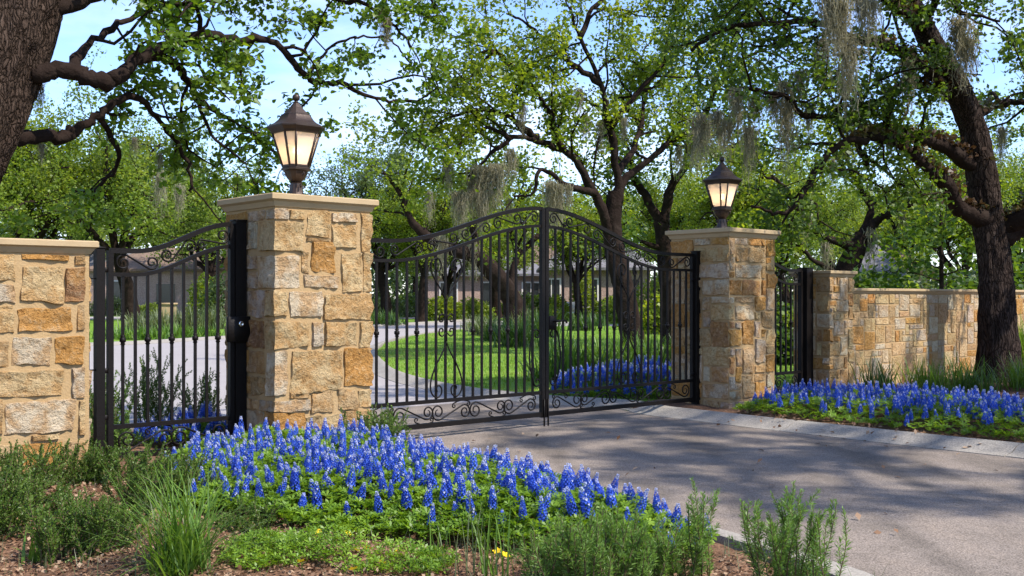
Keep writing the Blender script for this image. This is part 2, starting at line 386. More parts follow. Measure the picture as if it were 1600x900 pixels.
M['house_brick'] = noise_mat('house_brick', [(0.28, 0.18, 0.145), (0.38, 0.27, 0.22), (0.46, 0.35, 0.29)], 3, rough=0.9, bump=0.3, bscale=12, spec=0.1, fine=0.3)
M['slate'] = noise_mat('slate', [(0.11, 0.105, 0.11), (0.18, 0.172, 0.18)], 1.2, rough=0.8, bump=0.4, bscale=8, stretch=(1, 1, 4), spec=0.2, fine=0.3)
M['roof_red'] = noise_mat('roof_red', [(0.13, 0.085, 0.060), (0.20, 0.145, 0.105)], 1.5, rough=0.85, bump=0.4, bscale=9, spec=0.1, fine=0.3)
M['dark_glass'] = noise_mat('dark_glass', [(0.012, 0.014, 0.016), (0.03, 0.034, 0.038)], 2, rough=0.15, bump=0, spec=0.6)
M['white_trim'] = noise_mat('white_trim', [(0.62, 0.58, 0.52), (0.74, 0.70, 0.64)], 4, rough=0.6, bump=0.05)
M['teak'] = noise_mat('teak', [(0.35, 0.25, 0.16), (0.5, 0.38, 0.26)], 8, rough=0.6, bump=0.1)

def pane_mat():
    m, N, L, out = new_mat('frosted_pane')
    tr = N.new('ShaderNodeBsdfTranslucent'); tr.inputs[0].default_value = (0.86, 0.80, 0.72, 1)
    rf = N.new('ShaderNodeBsdfRefraction'); rf.inputs['Color'].default_value = (0.95, 0.90, 0.84, 1); rf.inputs['Roughness'].default_value = 0.42; rf.inputs['IOR'].default_value = 1.18
    df = N.new('ShaderNodeBsdfDiffuse'); df.inputs[0].default_value = (0.70, 0.66, 0.60, 1)
    a = N.new('ShaderNodeMixShader'); a.inputs[0].default_value = 0.42
    b = N.new('ShaderNodeMixShader'); b.inputs[0].default_value = 0.36
    L.new(tr.outputs[0], a.inputs[1]); L.new(rf.outputs[0], a.inputs[2])
    L.new(a.outputs[0], b.inputs[1]); L.new(df.outputs[0], b.inputs[2]); L.new(b.outputs[0], out.inputs[0])
    return m
M['pane'] = pane_mat()
def emit_mat(name, col, st):
    m, N, L, out = new_mat(name)
    e = N.new('ShaderNodeEmission'); e.inputs[0].default_value = (*col, 1); e.inputs[1].default_value = st
    L.new(e.outputs[0], out.inputs[0]); return m
M['bulb'] = emit_mat('lit_bulb', (1.0, 0.72, 0.44), 60.0)

# ================================================================== THE SETTING
def interp(tab, d):
    return float(np.interp(d, [t[0] for t in tab], [t[1] for t in tab]))
RK = [(-0.1, 4.29), (1.6, 4.15), (3.2, 4.06), (4.5, 4.04), (9.5, 4.0)]            # asphalt edge on the far side of the drive
LK = [(-8, -14), (-6, -6.5), (-4.5, -3.0), (-2.5, -0.6), (-1.2, 0.25), (0, 0.45), (2, 0.15), (4.5, -0.23), (5.7, -0.54), (7.5, -1.6), (9.5, -4.0)]

def flat_poly(name, pts, z, mat, kind='structure'):
    me = bpy.data.meshes.new(name)
    a = sum(pts[i][0] * pts[(i + 1) % len(pts)][1] - pts[(i + 1) % len(pts)][0] * pts[i][1] for i in range(len(pts)))
    if a < 0: pts = pts[::-1]
    me.from_pydata([(p[0], p[1], z) for p in pts], [], [list(range(len(pts)))])
    me.materials.append(mat); me.update()
    return tag(link_mesh(name, me), kind=kind)

def crom(pts, n=8):
    """Catmull-Rom through the points"""
    p = np.asarray(pts, float); p = np.vstack([2 * p[0] - p[1], p, 2 * p[-1] - p[-2]])
    t = np.linspace(0, 1, n, endpoint=False)[:, None]; out = []
    for i in range(1, len(p) - 2):
        a, b, c, d = p[i - 1], p[i], p[i + 1], p[i + 2]
        out.append(0.5 * (2 * b + (c - a) * t + (2 * a - 5 * b + 4 * c - d) * t ** 2 + (3 * b - a - 3 * c + d) * t ** 3))
    return np.vstack(out + [p[-2][None]])

ground = flat_poly('ground', [(-450, -60), (450, -60), (450, 700), (-450, 700)], 0.0, M['ground'])

# asphalt of the drive in front of the gates and just inside them
edge_r = [W(interp(RK, d), d) for d in (9.5, 6, 4.5, 3.2, 1.6, -0.1)]
edge_l = [W(interp(LK, d), d) for d in (-1.2, 0, 1, 2, 3.2, 4.5, 5.7, 6.6, 7.5, 9.5)]
INNER = [(1.35, 13.62), (0.5, 14.15), (-0.2, 14.85), (-0.95, 15.8), (-1.8, 17.6), (-2.45, 19.6), (-2.85, 21.5), (-3.6, 26), (-4.1, 31.5), (-3.9, 38.5), (-2.4, 46.5), (0.5, 51.5)]
flat_poly('driveway', [p[:2] for p in edge_r] + INNER[:3] + [(-1.9, 13.4)] + [p[:2] for p in edge_l] + [(1.5, -3), (12, -3)], 0.006, M['asphalt'])
inner_road = [INNER[2]] + INNER[3:] + [(6, 53), (14, 48), (16, 52), (4, 62), (-2.3, 66), (-5.0, 57), (-6.9, 50.5), (-8.4, 42), (-9.9, 36.0), (-13, 30.5), (-26, 25), (-26, 16)] + \
    [W(interp(LK, d), d)[:2] for d in (-6, -4.5, -3.4, -2.5, -1.7)] + [W(0.25, -1.2)[:2], (-1.9, 13.4)]
flat_poly('inner_drive', inner_road, 0.005, M['drive'])
flat_poly('far_drive', [(-40, 68), (-8, 72), (2, 76), (16, 74), (16, 80), (-4, 83), (-40, 78)], 0.006, M['drive'])

PROF = [(0.0, -0.02), (0.0, 0.012), (0.13, 0.030), (0.24, 0.078), (0.33, 0.098), (0.37, 0.092), (0.38, 0.06), (0.38, -0.04)]
def kerb(name, line, side, seed, seclen=2.6, label=None, prof=PROF):
    """a rolled concrete kerb in cast sections; line is its road edge, side +1 left / -1 right of travel"""
    root = tag(empty(name, (0, 0, 0)), kind='structure')
    L = crom(np.array([[p[0], p[1]] for p in line]), 10)
    seg = np.linalg.norm(np.diff(L, axis=0), axis=1); cum = np.concatenate([[0], np.cumsum(seg)])
    rng = np.random.default_rng(seed); s0 = 0.0
    while s0 < cum[-1] - 0.3:
        s1 = min(cum[-1], s0 + seclen * rng.uniform(0.9, 1.1))
        ss = np.linspace(s0 + 0.006, s1 - 0.006, max(3, int((s1 - s0) / 0.3)))
        c = np.stack([np.interp(ss, cum, L[:, 0]), np.interp(ss, cum, L[:, 1])], 1)
        t = np.gradient(c, axis=0); t /= np.linalg.norm(t, axis=1)[:, None]
        nrm = np.stack([-t[:, 1], t[:, 0]], 1) * side
        dz = rng.uniform(-0.003, 0.003)
        rings = [[(c[i, 0] + nrm[i, 0] * o, c[i, 1] + nrm[i, 1] * o, z + dz) for o, z in (prof if side < 0 else prof[::-1])] for i in range(len(ss))]
        a = Acc(); a.loft(rings)
        auto_smooth(a.build('kerb_section', M['concrete'], root), 50)
        s0 = s1
    return root
kerb('kerb', [W(interp(RK, d), d) for d in (9.5, 7.5, 6, 4.5, 3.2, 1.6, 0.4)] + [W(4.29, -0.1)] + [(p[0], p[1], 0) for p in INNER], -1, 3)
kerb('kerb', [W(interp(LK, d), d) for d in (8.6, 7.5, 6.6, 5.7, 4.5, 3.2, 2, 1, 0.0, -0.7, -1.2, -1.8, -2.5, -3.4, -4.5, -6)], 1, 4)
kerb('kerb', [(-26, 25.1), (-13, 30.6), (-9.9, 36.1), (-8.4, 42.1), (-6.9, 50.6), (-5.0, 57.1), (-2.3, 66)], 1, 5, 4)

def heightfield(name, fx, mask, hgt, r0, r1, q0, q1, st, mat, kind='structure'):
    """a grid sheet of soil; fx maps its two axes to world x, y"""
    a = np.arange(r0, r1 + st, st); b = np.arange(q0, q1 + st, st)
    A, B = np.meshgrid(a, b, indexing='ij')
    X, Y = fx(A, B)
    inside = mask(A, B)
    Z = np.where(inside, hgt(X, Y, A, B), -0.08)
    V = np.stack([X, Y, Z], -1).reshape(-1, 3)
    n, m = A.shape; i = (np.arange(n - 1)[:, None] * m + np.arange(m - 1)[None]).ravel()
    F = np.stack([i, i + m, i + m + 1, i + 1], -1)
    keep = inside.reshape(-1)[F].any(1)
    return tag(obj_np(name, V, F[keep], mat), kind=kind)
def sd_xy(S, D): return ORG[0] + S * U[0] + D * MV[0], ORG[1] + S * U[1] + D * MV[1]
def lk(D): return np.interp(D, [t[0] for t in LK], [t[1] for t in LK])
def rk(D): return np.interp(D, [t[0] for t in RK], [t[1] for t in RK])
def soil(X, Y, sd): return 0.045 + 0.030 * fbm(np.stack([X * 1.3, Y * 1.3, X * 0], -1), sd) + 0.012 * fbm(np.stack([X * 7, Y * 7, X * 0], -1), sd + 9)
def near_h(X, Y, S=None, D=None): return soil(X, Y, 21) + 0.05 * np.clip((lk(D) - 0.4 - S) / 1.0, 0, 1)
heightfield('mulch_bed', sd_xy, lambda S, D: (S < lk(D) - 0.36) & ~((D < -3.4)), near_h, -9, 0.6, -3.6, 9.5, 0.07, M['mulch'])
heightfield('mulch_bed', sd_xy, lambda S, D: (S > rk(D) + 0.36), lambda X, Y, S, D: soil(X, Y, 33) + 0.05 * np.clip((S - rk(D) - 0.4), 0, 1),
            4.3, 17, -0.6, 9.5, 0.08, M['mulch'])
def near_z(x, y):
    S = (np.asarray(x) - ORG[0]) * U[0] + (np.asarray(y) - ORG[1]) * U[1]; D = (np.asarray(x) - ORG[0]) * MV[0] + (np.asarray(y) - ORG[1]) * MV[1]
    return near_h(np.asarray(x, float), np.asarray(y, float), S, D)

island = [(1.5, 14.0), (0.7, 14.5), (0.0, 15.1), (-0.7, 16.0), (-1.5, 17.75), (-2.1, 19.7), (-2.5, 21.6), (-3.25, 26), (-3.7, 31.5), (-3.5, 38.3), (-2.1, 46.2), (0.7, 51.0), (6, 51), (13, 44), (14, 30), (9, 21), (5.5, 16.8), (2.4, 14.3)]
flat_poly('lawn', island, 0.06, M['lawn'])
flat_poly('far_lawn', [(-7.0, 55), (-2.8, 67), (2, 73), (-8, 70.5), (-40, 66.5), (-40, 33), (-13.6, 32), (-10.6, 37), (-9.1, 43)], 0.012, M['lawn'])
flat_poly('house_lawn', [(3, 58), (15, 52), (30, 50), (30, 70), (16, 72), (4, 70)], 0.012, M['lawn'])
flat_poly('side_lawn', [W(6.0, -0.6)[:2], W(16, -0.6)[:2], W(16, -16)[:2], W(9.0, -16)[:2], W(6.6, -3)[:2]], 0.012, M['lawn'])

# ================================================================== STONEWORK
GOLD, CREAM, GREY, TAN, BROWN, WHITE = (0.40, 0.20, 0.055), (0.47, 0.335, 0.17), (0.42, 0.34, 0.24), (0.39, 0.26, 0.13), (0.27, 0.14, 0.065), (0.49, 0.395, 0.27)
def pick_col(rng, w):
    c = np.array([GOLD, CREAM, GREY, TAN, BROWN, WHITE][rng.choice(6, p=np.array(w) / sum(w))])
    return tuple(np.clip(c * rng.uniform(0.86, 1.14) * (1 + rng.uniform(-0.05, 0.05, 3)), 0, 1)) + (1.0,)
NEARW = (3.2, 4.2, 1.6, 3.0, 0.5, 2.2)

def guillotine(rng, a0, b0, a1, b1, mw, Mw, mh, Mh, gap, out=None):
    out = [] if out is None else out
    w, h = a1 - a0, b1 - b0
    cw, ch = w > Mw and w > 2 * mw, h > Mh and h > 2 * mh
    if not cw and not ch and rng.random() < 0.10 and w > 2.2 * mw: cw = True
    if cw and (not ch or w / Mw > h / Mh * rng.uniform(0.6, 1.5)):
        f = a0 + w * rng.uniform(max(0.3, mw / w), min(0.7, 1 - mw / w))
        guillotine(rng, a0, b0, f, b1, mw, Mw, mh, Mh, gap, out); guillotine(rng, f, b0, a1, b1, mw, Mw, mh, Mh, gap, out)
    elif ch:
        f = b0 + h * rng.uniform(max(0.3, mh / h), min(0.7, 1 - mh / h))
        guillotine(rng, a0, b0, a1, f, mw, Mw, mh, Mh, gap, out); guillotine(rng, a0, f, a1, b1, mw, Mw, mh, Mh, gap, out)
    else:
        out.append((a0 + gap / 2, b0 + gap / 2, a1 - gap / 2, b1 - gap / 2))
    return out

def pack(rng, a0, b0, a1, b1, uw, uh, gap, sizes=((1, 1), (2, 1), (3, 1), (2, 2), (3, 2), (2, 3), (4, 2), (1, 2), (3, 3), (4, 1))):
    """random ashlar: blocks of several sizes fitted together without running joints"""
    nx, ny = max(1, round((a1 - a0) / uw)), max(1, round((b1 - b0) / uh)); uw, uh = (a1 - a0) / nx, (b1 - b0) / ny
    occ = np.zeros((nx, ny), bool); out = []
    ox = np.cumsum(rng.uniform(0.8, 1.2, nx + 1)); ox = (ox - ox[0]) / (ox[-1] - ox[0]); oy = np.cumsum(rng.uniform(0.8, 1.2, ny + 1)); oy = (oy - oy[0]) / (oy[-1] - oy[0])
    for j in range(ny):
        for i in range(nx):
            if occ[i, j]: continue
            for k in rng.permutation(len(sizes)):
                w, h = sizes[k]
                if i + w <= nx and j + h <= ny and not occ[i:i + w, j:j + h].any(): break
            else: w, h = 1, 1
            occ[i:i + w, j:j + h] = True
            out.append((a0 + ox[i] * (a1 - a0) + gap / 2, b0 + oy[j] * (b1 - b0) + gap / 2, a0 + ox[i + w] * (a1 - a0) - gap / 2, b0 + oy[j + h] * (b1 - b0) - gap / 2))
    return out

def stone(parent, rect, fmap, rng, proud, mat, weights, rough=0.018, jit=0.07, cell=0.06, col=None, corners=()):
    a0, b0, a1, b1 = rect; w, h = a1 - a0, b1 - b0
    if w < 0.015 or h < 0.015: return
    e = min(0.006, w * 0.1, h * 0.1)
    na, nb = int(np.clip(round(w / cell), 2, 13)), int(np.clip(round(h / cell), 2, 10))
    av = np.concatenate([[0], np.linspace(e / w, 1 - e / w, na + 1), [1]]); bv = np.concatenate([[0], np.linspace(e / h, 1 - e / h, nb + 1), [1]])
    for c in corners:
        if a0 + 1e-3 < c < a1 - 1e-3:
            av = av[np.abs(av * w + a0 - c) > 0.012]; av = np.sort(np.append(av, (c - a0) / w))
            if av[0] > 1e-9: av = np.concatenate([[0], av])
            if av[-1] < 1 - 1e-9: av = np.concatenate([av, [1]])
    q = rng.uniform(-1, 1, (2, 2, 2)) * jit * min(w, h)
    if corners is not None and any(a0 - 1e-3 < c < a1 + 1e-3 for c in corners): q[..., 0] *= 0.0
    Ua, Vb = np.meshgrid(av, bv, indexing='ij')
    def bil(k): return q[0, 0, k] * (1 - Ua) * (1 - Vb) + q[1, 0, k] * Ua * (1 - Vb) + q[0, 1, k] * (1 - Ua) * Vb + q[1, 1, k] * Ua * Vb
    A = a0 + Ua * w + bil(0); B = b0 + Vb * h + bil(1)
    sd = int(rng.integers(1e6))
    ring = np.zeros(A.shape, bool); ring[0] = ring[-1] = True; ring[:, 0] = ring[:, -1] = True
    sp = np.stack([A * 9, B * 9, np.full(A.shape, sd * 0.37)], -1)
    wob = (0.012 if rough > 0.01 else 0.004) * min(1, min(w, h) / 0.12)
    A2 = A + wob * vnoise(sp * 1.7, sd % 97); B2 = B + wob * vnoise(sp * 1.7 + 5, sd % 89)
    for c in corners:
        cc = np.abs(A - c) < 1e-6; A2 = np.where(cc, A, A2)
    rock = fbm(sp * 1.1, sd % 83, 2); rock = np.round(rock * 2.2) / 2.2 * 0.55 + rock * 0.45
    tilt = (Ua - 0.5) * rng.normal(0, 0.35) + (Vb - 0.5) * rng.normal(0, 0.35)
    dep = proud * (rng.uniform(0.8, 1.2) + tilt) + rough * (rock + 0.6 * (1 - 2 * np.abs(vnoise(sp * 2.7, sd % 71))) * 0.8)
    dep = np.where(ring, -0.006, np.maximum(dep, 0.002))
    V = fmap(A2, B2, dep).reshape(-1, 3)
    n, m = A.shape; i = (np.arange(n - 1)[:, None] * m + np.arange(m - 1)[None]).ravel()
    F = np.stack([i, i + m, i + m + 1, i + 1], -1)
    o = auto_smooth(obj_np('stone', V, F, mat, parent, smooth=True), 38)
    o.color = col or pick_col(rng, weights)
    return o

def unroll(x0, x1, yf):
    """perimeter coordinate a: 0 at the corner (x0, yf), + along the front, - along the x0 side, > width along the x1 side"""
    Wd = x1 - x0
    def f(A, B, D):
        X = np.where(A < 0, x0, np.where(A > Wd, x1, x0 + A)); Y = np.where(A < 0, yf - A, np.where(A > Wd, yf + A - Wd, yf))
        nx = np.where(A < 1e-6, -1.0, np.where(A > Wd - 1e-6, 1.0, 0.0)); ny = np.where((A > -1e-6) & (A < Wd + 1e-6), -1.0, 0.0)
        return np.stack([X + nx * D, Y + ny * D, B], -1)
    return f

def moulded_cap(parent, x0, x1, y0, y1, ztop, ov, th, name='cap'):
    a = Acc(); r = []
    for o, z in ((-0.05, -th), (0.012, -th), (0.018, -th * 0.90), (ov * 0.42, -th * 0.74), (ov * 0.55, -th * 0.60), (ov * 0.90, -th * 0.48), (ov, -th * 0.44), (ov, -th * 0.07), (ov - th * 0.07, 0), (ov - 0.12, 0.004)):
        z += ztop
        r.append([(x0 - o, y0 - o, z), (x1 + o, y0 - o, z), (x1 + o, y1 + o, z), (x0 - o, y1 + o, z)])
    a.loft(r)
    return auto_smooth(a.build(name, M['cap'], parent), 25)

def pillar(sc, wid, df, db, ztop, seed, label, rects=None, ov=0.058, capth=0.108, big=(0.16, 0.42, 0.10, 0.27), proud=0.012, cell=0.028, name='gate_pillar'):
    root = tag(empty(name, W(sc, 0, 0), TH), label, 'pillar', 'stone pillars along the entrance')
    x0, x1, yf, yb = -wid / 2, wid / 2, -df, db
    D = df + db; zt = ztop - capth
    a = Acc(); a.box(x0, x1, yf, yb, -0.15, zt + 0.02)
    a.build('mortar_core', M['mortar'], root, smooth=False)
    rng = np.random.default_rng(seed); fm = unroll(x0, x1, yf); gap = 0.022
    K = dict(mat=M['stone'], weights=NEARW, proud=proud, cell=cell)
    cor = (0.0, wid)
    if rects:
        done = sorted([r for r in rects if r[0] < 0.03], key=lambda r: r[1])
        for r in rects:
            r = list(r); col = r[4] if len(r) > 4 else None
            if r[0] < 0.03: r[0] = -(0.14 if (int(r[1] * 100) % 2) else 0.26)
            if r[2] > wid - 0.03: r[2] = wid + (0.2 if (int(r[1] * 100) % 2) else 0.12)
            r[1] -= 0.002; r[3] += 0.002
            stone(root, r[:4], fm, rng, corners=cor, col=(tuple(np.array(col) * rng.uniform(0.92, 1.08)) + (1.0,)) if col else None, **K)
        zb = -0.06
        for r in done:                                                # the side face follows the same courses
            hq = (0.14 if (int(r[1] * 100) % 2) else 0.26) + gap
            for q in guillotine(rng, -D, r[1] - gap / 2, -hq, r[3] + gap / 2, big[0], big[1], big[2], big[3], gap):
                stone(root, q, fm, rng, corners=cor, **K)
        for q in guillotine(rng, wid + 0.22, -0.06, wid + D, zt, 0.2, 0.45, 0.12, 0.3, gap): stone(root, q, fm, rng, corners=cor, **K)
    else:
        # courses of mixed blocks fitted over the whole perimeter, many of them turning the corner
        for q in pack(rng, -D, -0.06, wid + D, zt, 0.125 * min(1, wid / 0.8), 0.105, gap, ((2, 1), (2, 2), (3, 2), (3, 1), (1, 2), (2, 3), (3, 2), (1, 1), (4, 2))):
            q = list(q)
            for c in cor:
                if abs(q[0] - c) < 0.07: q[0] = c + 0.004
                if abs(q[2] - c) < 0.07: q[2] = c - 0.004
            stone(root, q, fm, rng, corners=cor, **K)
    moulded_cap(root, x0, x1, yf, yb, ztop, ov, capth)
    return root

# the front of the near pillar, stone by stone (read off the photograph, then placed on the pillar's own face)
near_front = [(168, 312, 203, 346, GREY), (205, 318, 240, 346, CREAM), (246, 318, 302, 388, CREAM), (308, 318, 368, 353, WHITE), (377, 322, 404, 422, CREAM),
    (168, 350, 238, 419, CREAM), (308, 358, 368, 418, CREAM), (246, 392, 302, 399, TAN), (256, 403, 319, 475, GOLD), (168, 431, 230, 510, WHITE), (234, 424, 252, 476, TAN), (330, 428, 379, 521, CREAM), (383, 428, 404, 521, CREAM),
    (241, 483, 324, 513, WHITE), (168, 518, 199, 583, CREAM), (206, 522, 284, 583, WHITE), (288, 527, 404, 589, CREAM), (168, 593, 251, 659, CREAM), (259, 598, 286, 653, GREY), (292, 596, 369, 651, CREAM), (374, 596, 404, 656, CREAM),
    (168, 668, 199, 776, WHITE), (206, 664, 331, 760, CREAM), (337, 660, 404, 753, GOLD), (168, 785, 254, 812, GREY), (206, 764, 254, 781, TAN), (259, 766, 312, 815, TAN), (318, 758, 368, 808, TAN), (372, 758, 404, 800, CREAM),
    (168, 816, 240, 862, GOLD), (246, 820, 330, 880, CREAM), (336, 812, 404, 870, TAN), (168, 868, 240, 930, CREAM), (246, 885, 330, 940, TAN), (336, 876, 404, 935, CREAM)]
PW = 0.95
nf = []
for x0_, y0_, x1_, y1_, c_ in near_front:
    cx_ = (x0_ + x1_) / 2
    sA, zA = on_plane(320 + x0_ / 1.5533, 120 + (y0_ + y1_) / 2 / 1.5533, 0.5)
    sB, _ = on_plane(320 + x1_ / 1.5533, 0, 0.5)
    _, zT = on_plane(320 + cx_ / 1.5533, 120 + y0_ / 1.5533, 0.5); _, zB = on_plane(320 + cx_ / 1.5533, 120 + y1_ / 1.5533, 0.5)
    nf.append((max(0.0, sA + PW), zB, min(PW, sB + PW), min(zT, 2.14), c_))
pillar(-PW / 2, PW, 0.50, 0.36, 2.27, 11, 'tall golden limestone gate pillar rising from the near bluebonnet bed', rects=nf)
pillar(5.25 + PW / 2, PW, 0.50, 0.40, 2.25, 24, 'tall golden limestone gate pillar across the driveway, beside the shaded flower bed')
pillar(8.10, 0.60, 0.30, 0.28, 1.775, 37, 'short limestone pillar between the far pedestrian gate and the low wall', ov=0.05, capth=0.085, big=(0.14, 0.34, 0.09, 0.22), proud=0.010, cell=0.05, name='wall_pillar')

# the near wall
def wall(name, s0, s1, df, db, ztop, label, seed, rects=None, gen_to=None, cap=(0.055, 0.10), big=(0.2, 0.5, 0.12, 0.3), proud=0.012, gap=0.024, mat=None, weights=NEARW, rough=0.018, jit=0.07, cell=0.028, end=None, packed=None):
    root = tag(empty(name, W(s0, 0, 0), TH), label, 'wall')
    L = s1 - s0; zt = ztop - cap[1]
    a = Acc(); a.box(0, L, -df, db, -0.15, zt + 0.02); a.build('mortar_core', M['mortar'], root, smooth=False)
    rng = np.random.default_rng(seed); fm = unroll(0, L, -df)
    K = dict(mat=mat or M['stone'], weights=weights, proud=proud, rough=rough, jit=jit, cell=cell)
    for r in rects or []:
        c = r[4]
        stone(root, r[:4], fm, rng, corners=(), col=tuple(np.array(c) * rng.uniform(0.92, 1.08)) + (1.0,), **K)
    g0, g1 = gen_to if gen_to else (0, L)
    for q in (pack(rng, g0, -0.06, g1, zt, packed[0], packed[1], gap) if packed else guillotine(rng, g0, -0.06, g1, zt, big[0], big[1], big[2], big[3], gap)): stone(root, q, fm, rng, corners=(), **K)
    if end:
        for q in guillotine(rng, L + 0.01, -0.06, L + df + db, zt, 0.14, 0.3, 0.12, 0.3, gap): stone(root, q, fm, rng, corners=(L,), **K)
    n = max(1, int(L / 2.2)); c0 = 0.0
    for i in range(n):
        c1 = L * (i + 1) / n
        a = Acc(); r = []; ov, th = cap
        e0, e1 = (ov if i == 0 else -0.003), (ov if i == n - 1 else -0.003)
        prof = ((-0.05, -th), (0.010, -th), (0.016, -th * 0.88), (ov * 0.5, -th * 0.70), (ov * 0.62, -th * 0.58), (ov, -th * 0.46), (ov, -th * 0.08), (ov - 0.008, 0), (-0.08, 0.003))
        for o, z in prof:
            x0_, x1_ = c0 - (e0 if e0 < 0 else o), c1 + (e1 if e1 < 0 else o)
            r.append([(x0_, -df - o, z + ztop), (x1_, -df - o, z + ztop), (x1_, db + o, z + ztop), (x0_, db + o, z + ztop)])
        a.loft(r); auto_smooth(a.build('coping_stone', M['cap'], root), 25)
        c0 = c1
    return root
nw = [(-30, 185, 50, 277, CREAM), (65, 185, 215, 213, GOLD), (65, 228, 198, 345, CREAM), (201, 234, 266, 345, BROWN), (230, 187, 266, 229, TAN), (-30, 288, 48, 345, GREY), (52, 360, 223, 439, GOLD), (239, 352, 266, 434, TAN),
      (-30, 358, 45, 441, CREAM), (35, 452, 159, 545, WHITE), (168, 449, 266, 537, GOLD), (-30, 466, 28, 545, TAN), (-20, 558, 196, 637, CREAM), (222, 550, 266, 642, GREY), (18, 648, 235, 750, WHITE), (246, 652, 266, 760, CREAM),
      (100, 756, 185, 776, CREAM), (-30, 652, 10, 760, TAN), (70, 782, 200, 850, GOLD), (208, 780, 266, 850, TAN), (-30, 790, 60, 850, CREAM), (-30, 858, 110, 920, TAN), (118, 858, 266, 930, CREAM)]
wl0 = -6.2; wl1 = -2.40
nr = []
for x0_, y0_, x1_, y1_, c_ in nw:
    sA, _ = on_plane(x0_ / 2, 0, 0.25); sB, _ = on_plane(x1_ / 2, 0, 0.25); cx_ = (x0_ + x1_) / 4
    _, zT = on_plane(cx_, 300 + y0_ / 2, 0.25); _, zB = on_plane(cx_, 300 + y1_ / 2, 0.25)
    nr.append((sA - wl0, max(zB, -0.06), min(sB - wl0, wl1 - wl0 - 0.005), min(zT, 1.72), c_))
g_end = min(r[0] for r in nr) - 0.01
wall('stone_wall', wl0, wl1, 0.25, 0.25, 1.83, 'golden limestone wall ending at the near pedestrian gate, shrubs at its foot', 5, rects=nr, gen_to=(0, g_end), end=True)
wall('stone_wall', 8.41, 17.5, 0.20, 0.20, 1.535, 'low wall of squared cream and ochre stones behind the far oak trunk', 8, cap=(0.045, 0.075), big=(0.12, 0.40, 0.10, 0.30), proud=0.007,
     gap=0.016, mat=M['wall_stone'], weights=(2.2, 4.2, 2.4, 3.4, 0.3, 1.6), rough=0.005, jit=0.05, cell=0.10, packed=(0.105, 0.095))

# ================================================================== IRONWORK
class FAcc(Acc):
    """an Acc mirrored left-right on request"""
    sx = 1
    def mesh(s, name, mat, smooth=True):
        if s.sx < 0:
            s.V = [v * np.array([-1, 1, 1.0]) for v in s.V]; s.Q = [q[:, ::-1] for q in s.Q]; s.T = [t[:, ::-1] for t in s.T]
        return Acc.mesh(s, name, mat, smooth)

def scroll_path(c1, r1, c2, r2, kind='S', sg=1, turns=1.35, bow=0.0):
    c1, c2 = np.array(c1, float), np.array(c2, float); d = c2 - c1; L = np.linalg.norm(d); ph = atan2(d[1], d[0])
    if kind == 'S': b = math.acos(min(1, (r1 + r2) / L)); a1, a2 = ph + sg * b, ph + sg * b + pi
    else: b = math.acos(max(-1, min(1, (r1 - r2) / L))); a1 = a2 = ph + sg * b
    t1 = c1 + r1 * np.array([cos(a1), sin(a1)]); t2 = c2 + r2 * np.array([cos(a2), sin(a2)]); dr = t2 - t1
    def spin(a): return 1.0 if (-sin(a) * dr[0] + cos(a) * dr[1]) > 0 else -1.0
    n = int(18 * turns)
    def spir(c, r, a, sgn):
        t = np.linspace(0, 1, n); an = a + sgn * t * turns * 2 * pi; rr = r * (1 - 0.74 * t)
        return np.stack([c[0] + rr * np.cos(an), c[1] + rr * np.sin(an)], 1)
    A = spir(c1, r1, a1, -spin(a1))[::-1]; B = spir(c2, r2, a2, spin(a2))
    t = np.linspace(0, 1, 8)[1:-1, None]; nr_ = np.array([-dr[1], dr[0]])
    mid = t1 + dr * t + nr_ * bow * np.sin(pi * t)
    return np.vstack([A, mid, B])

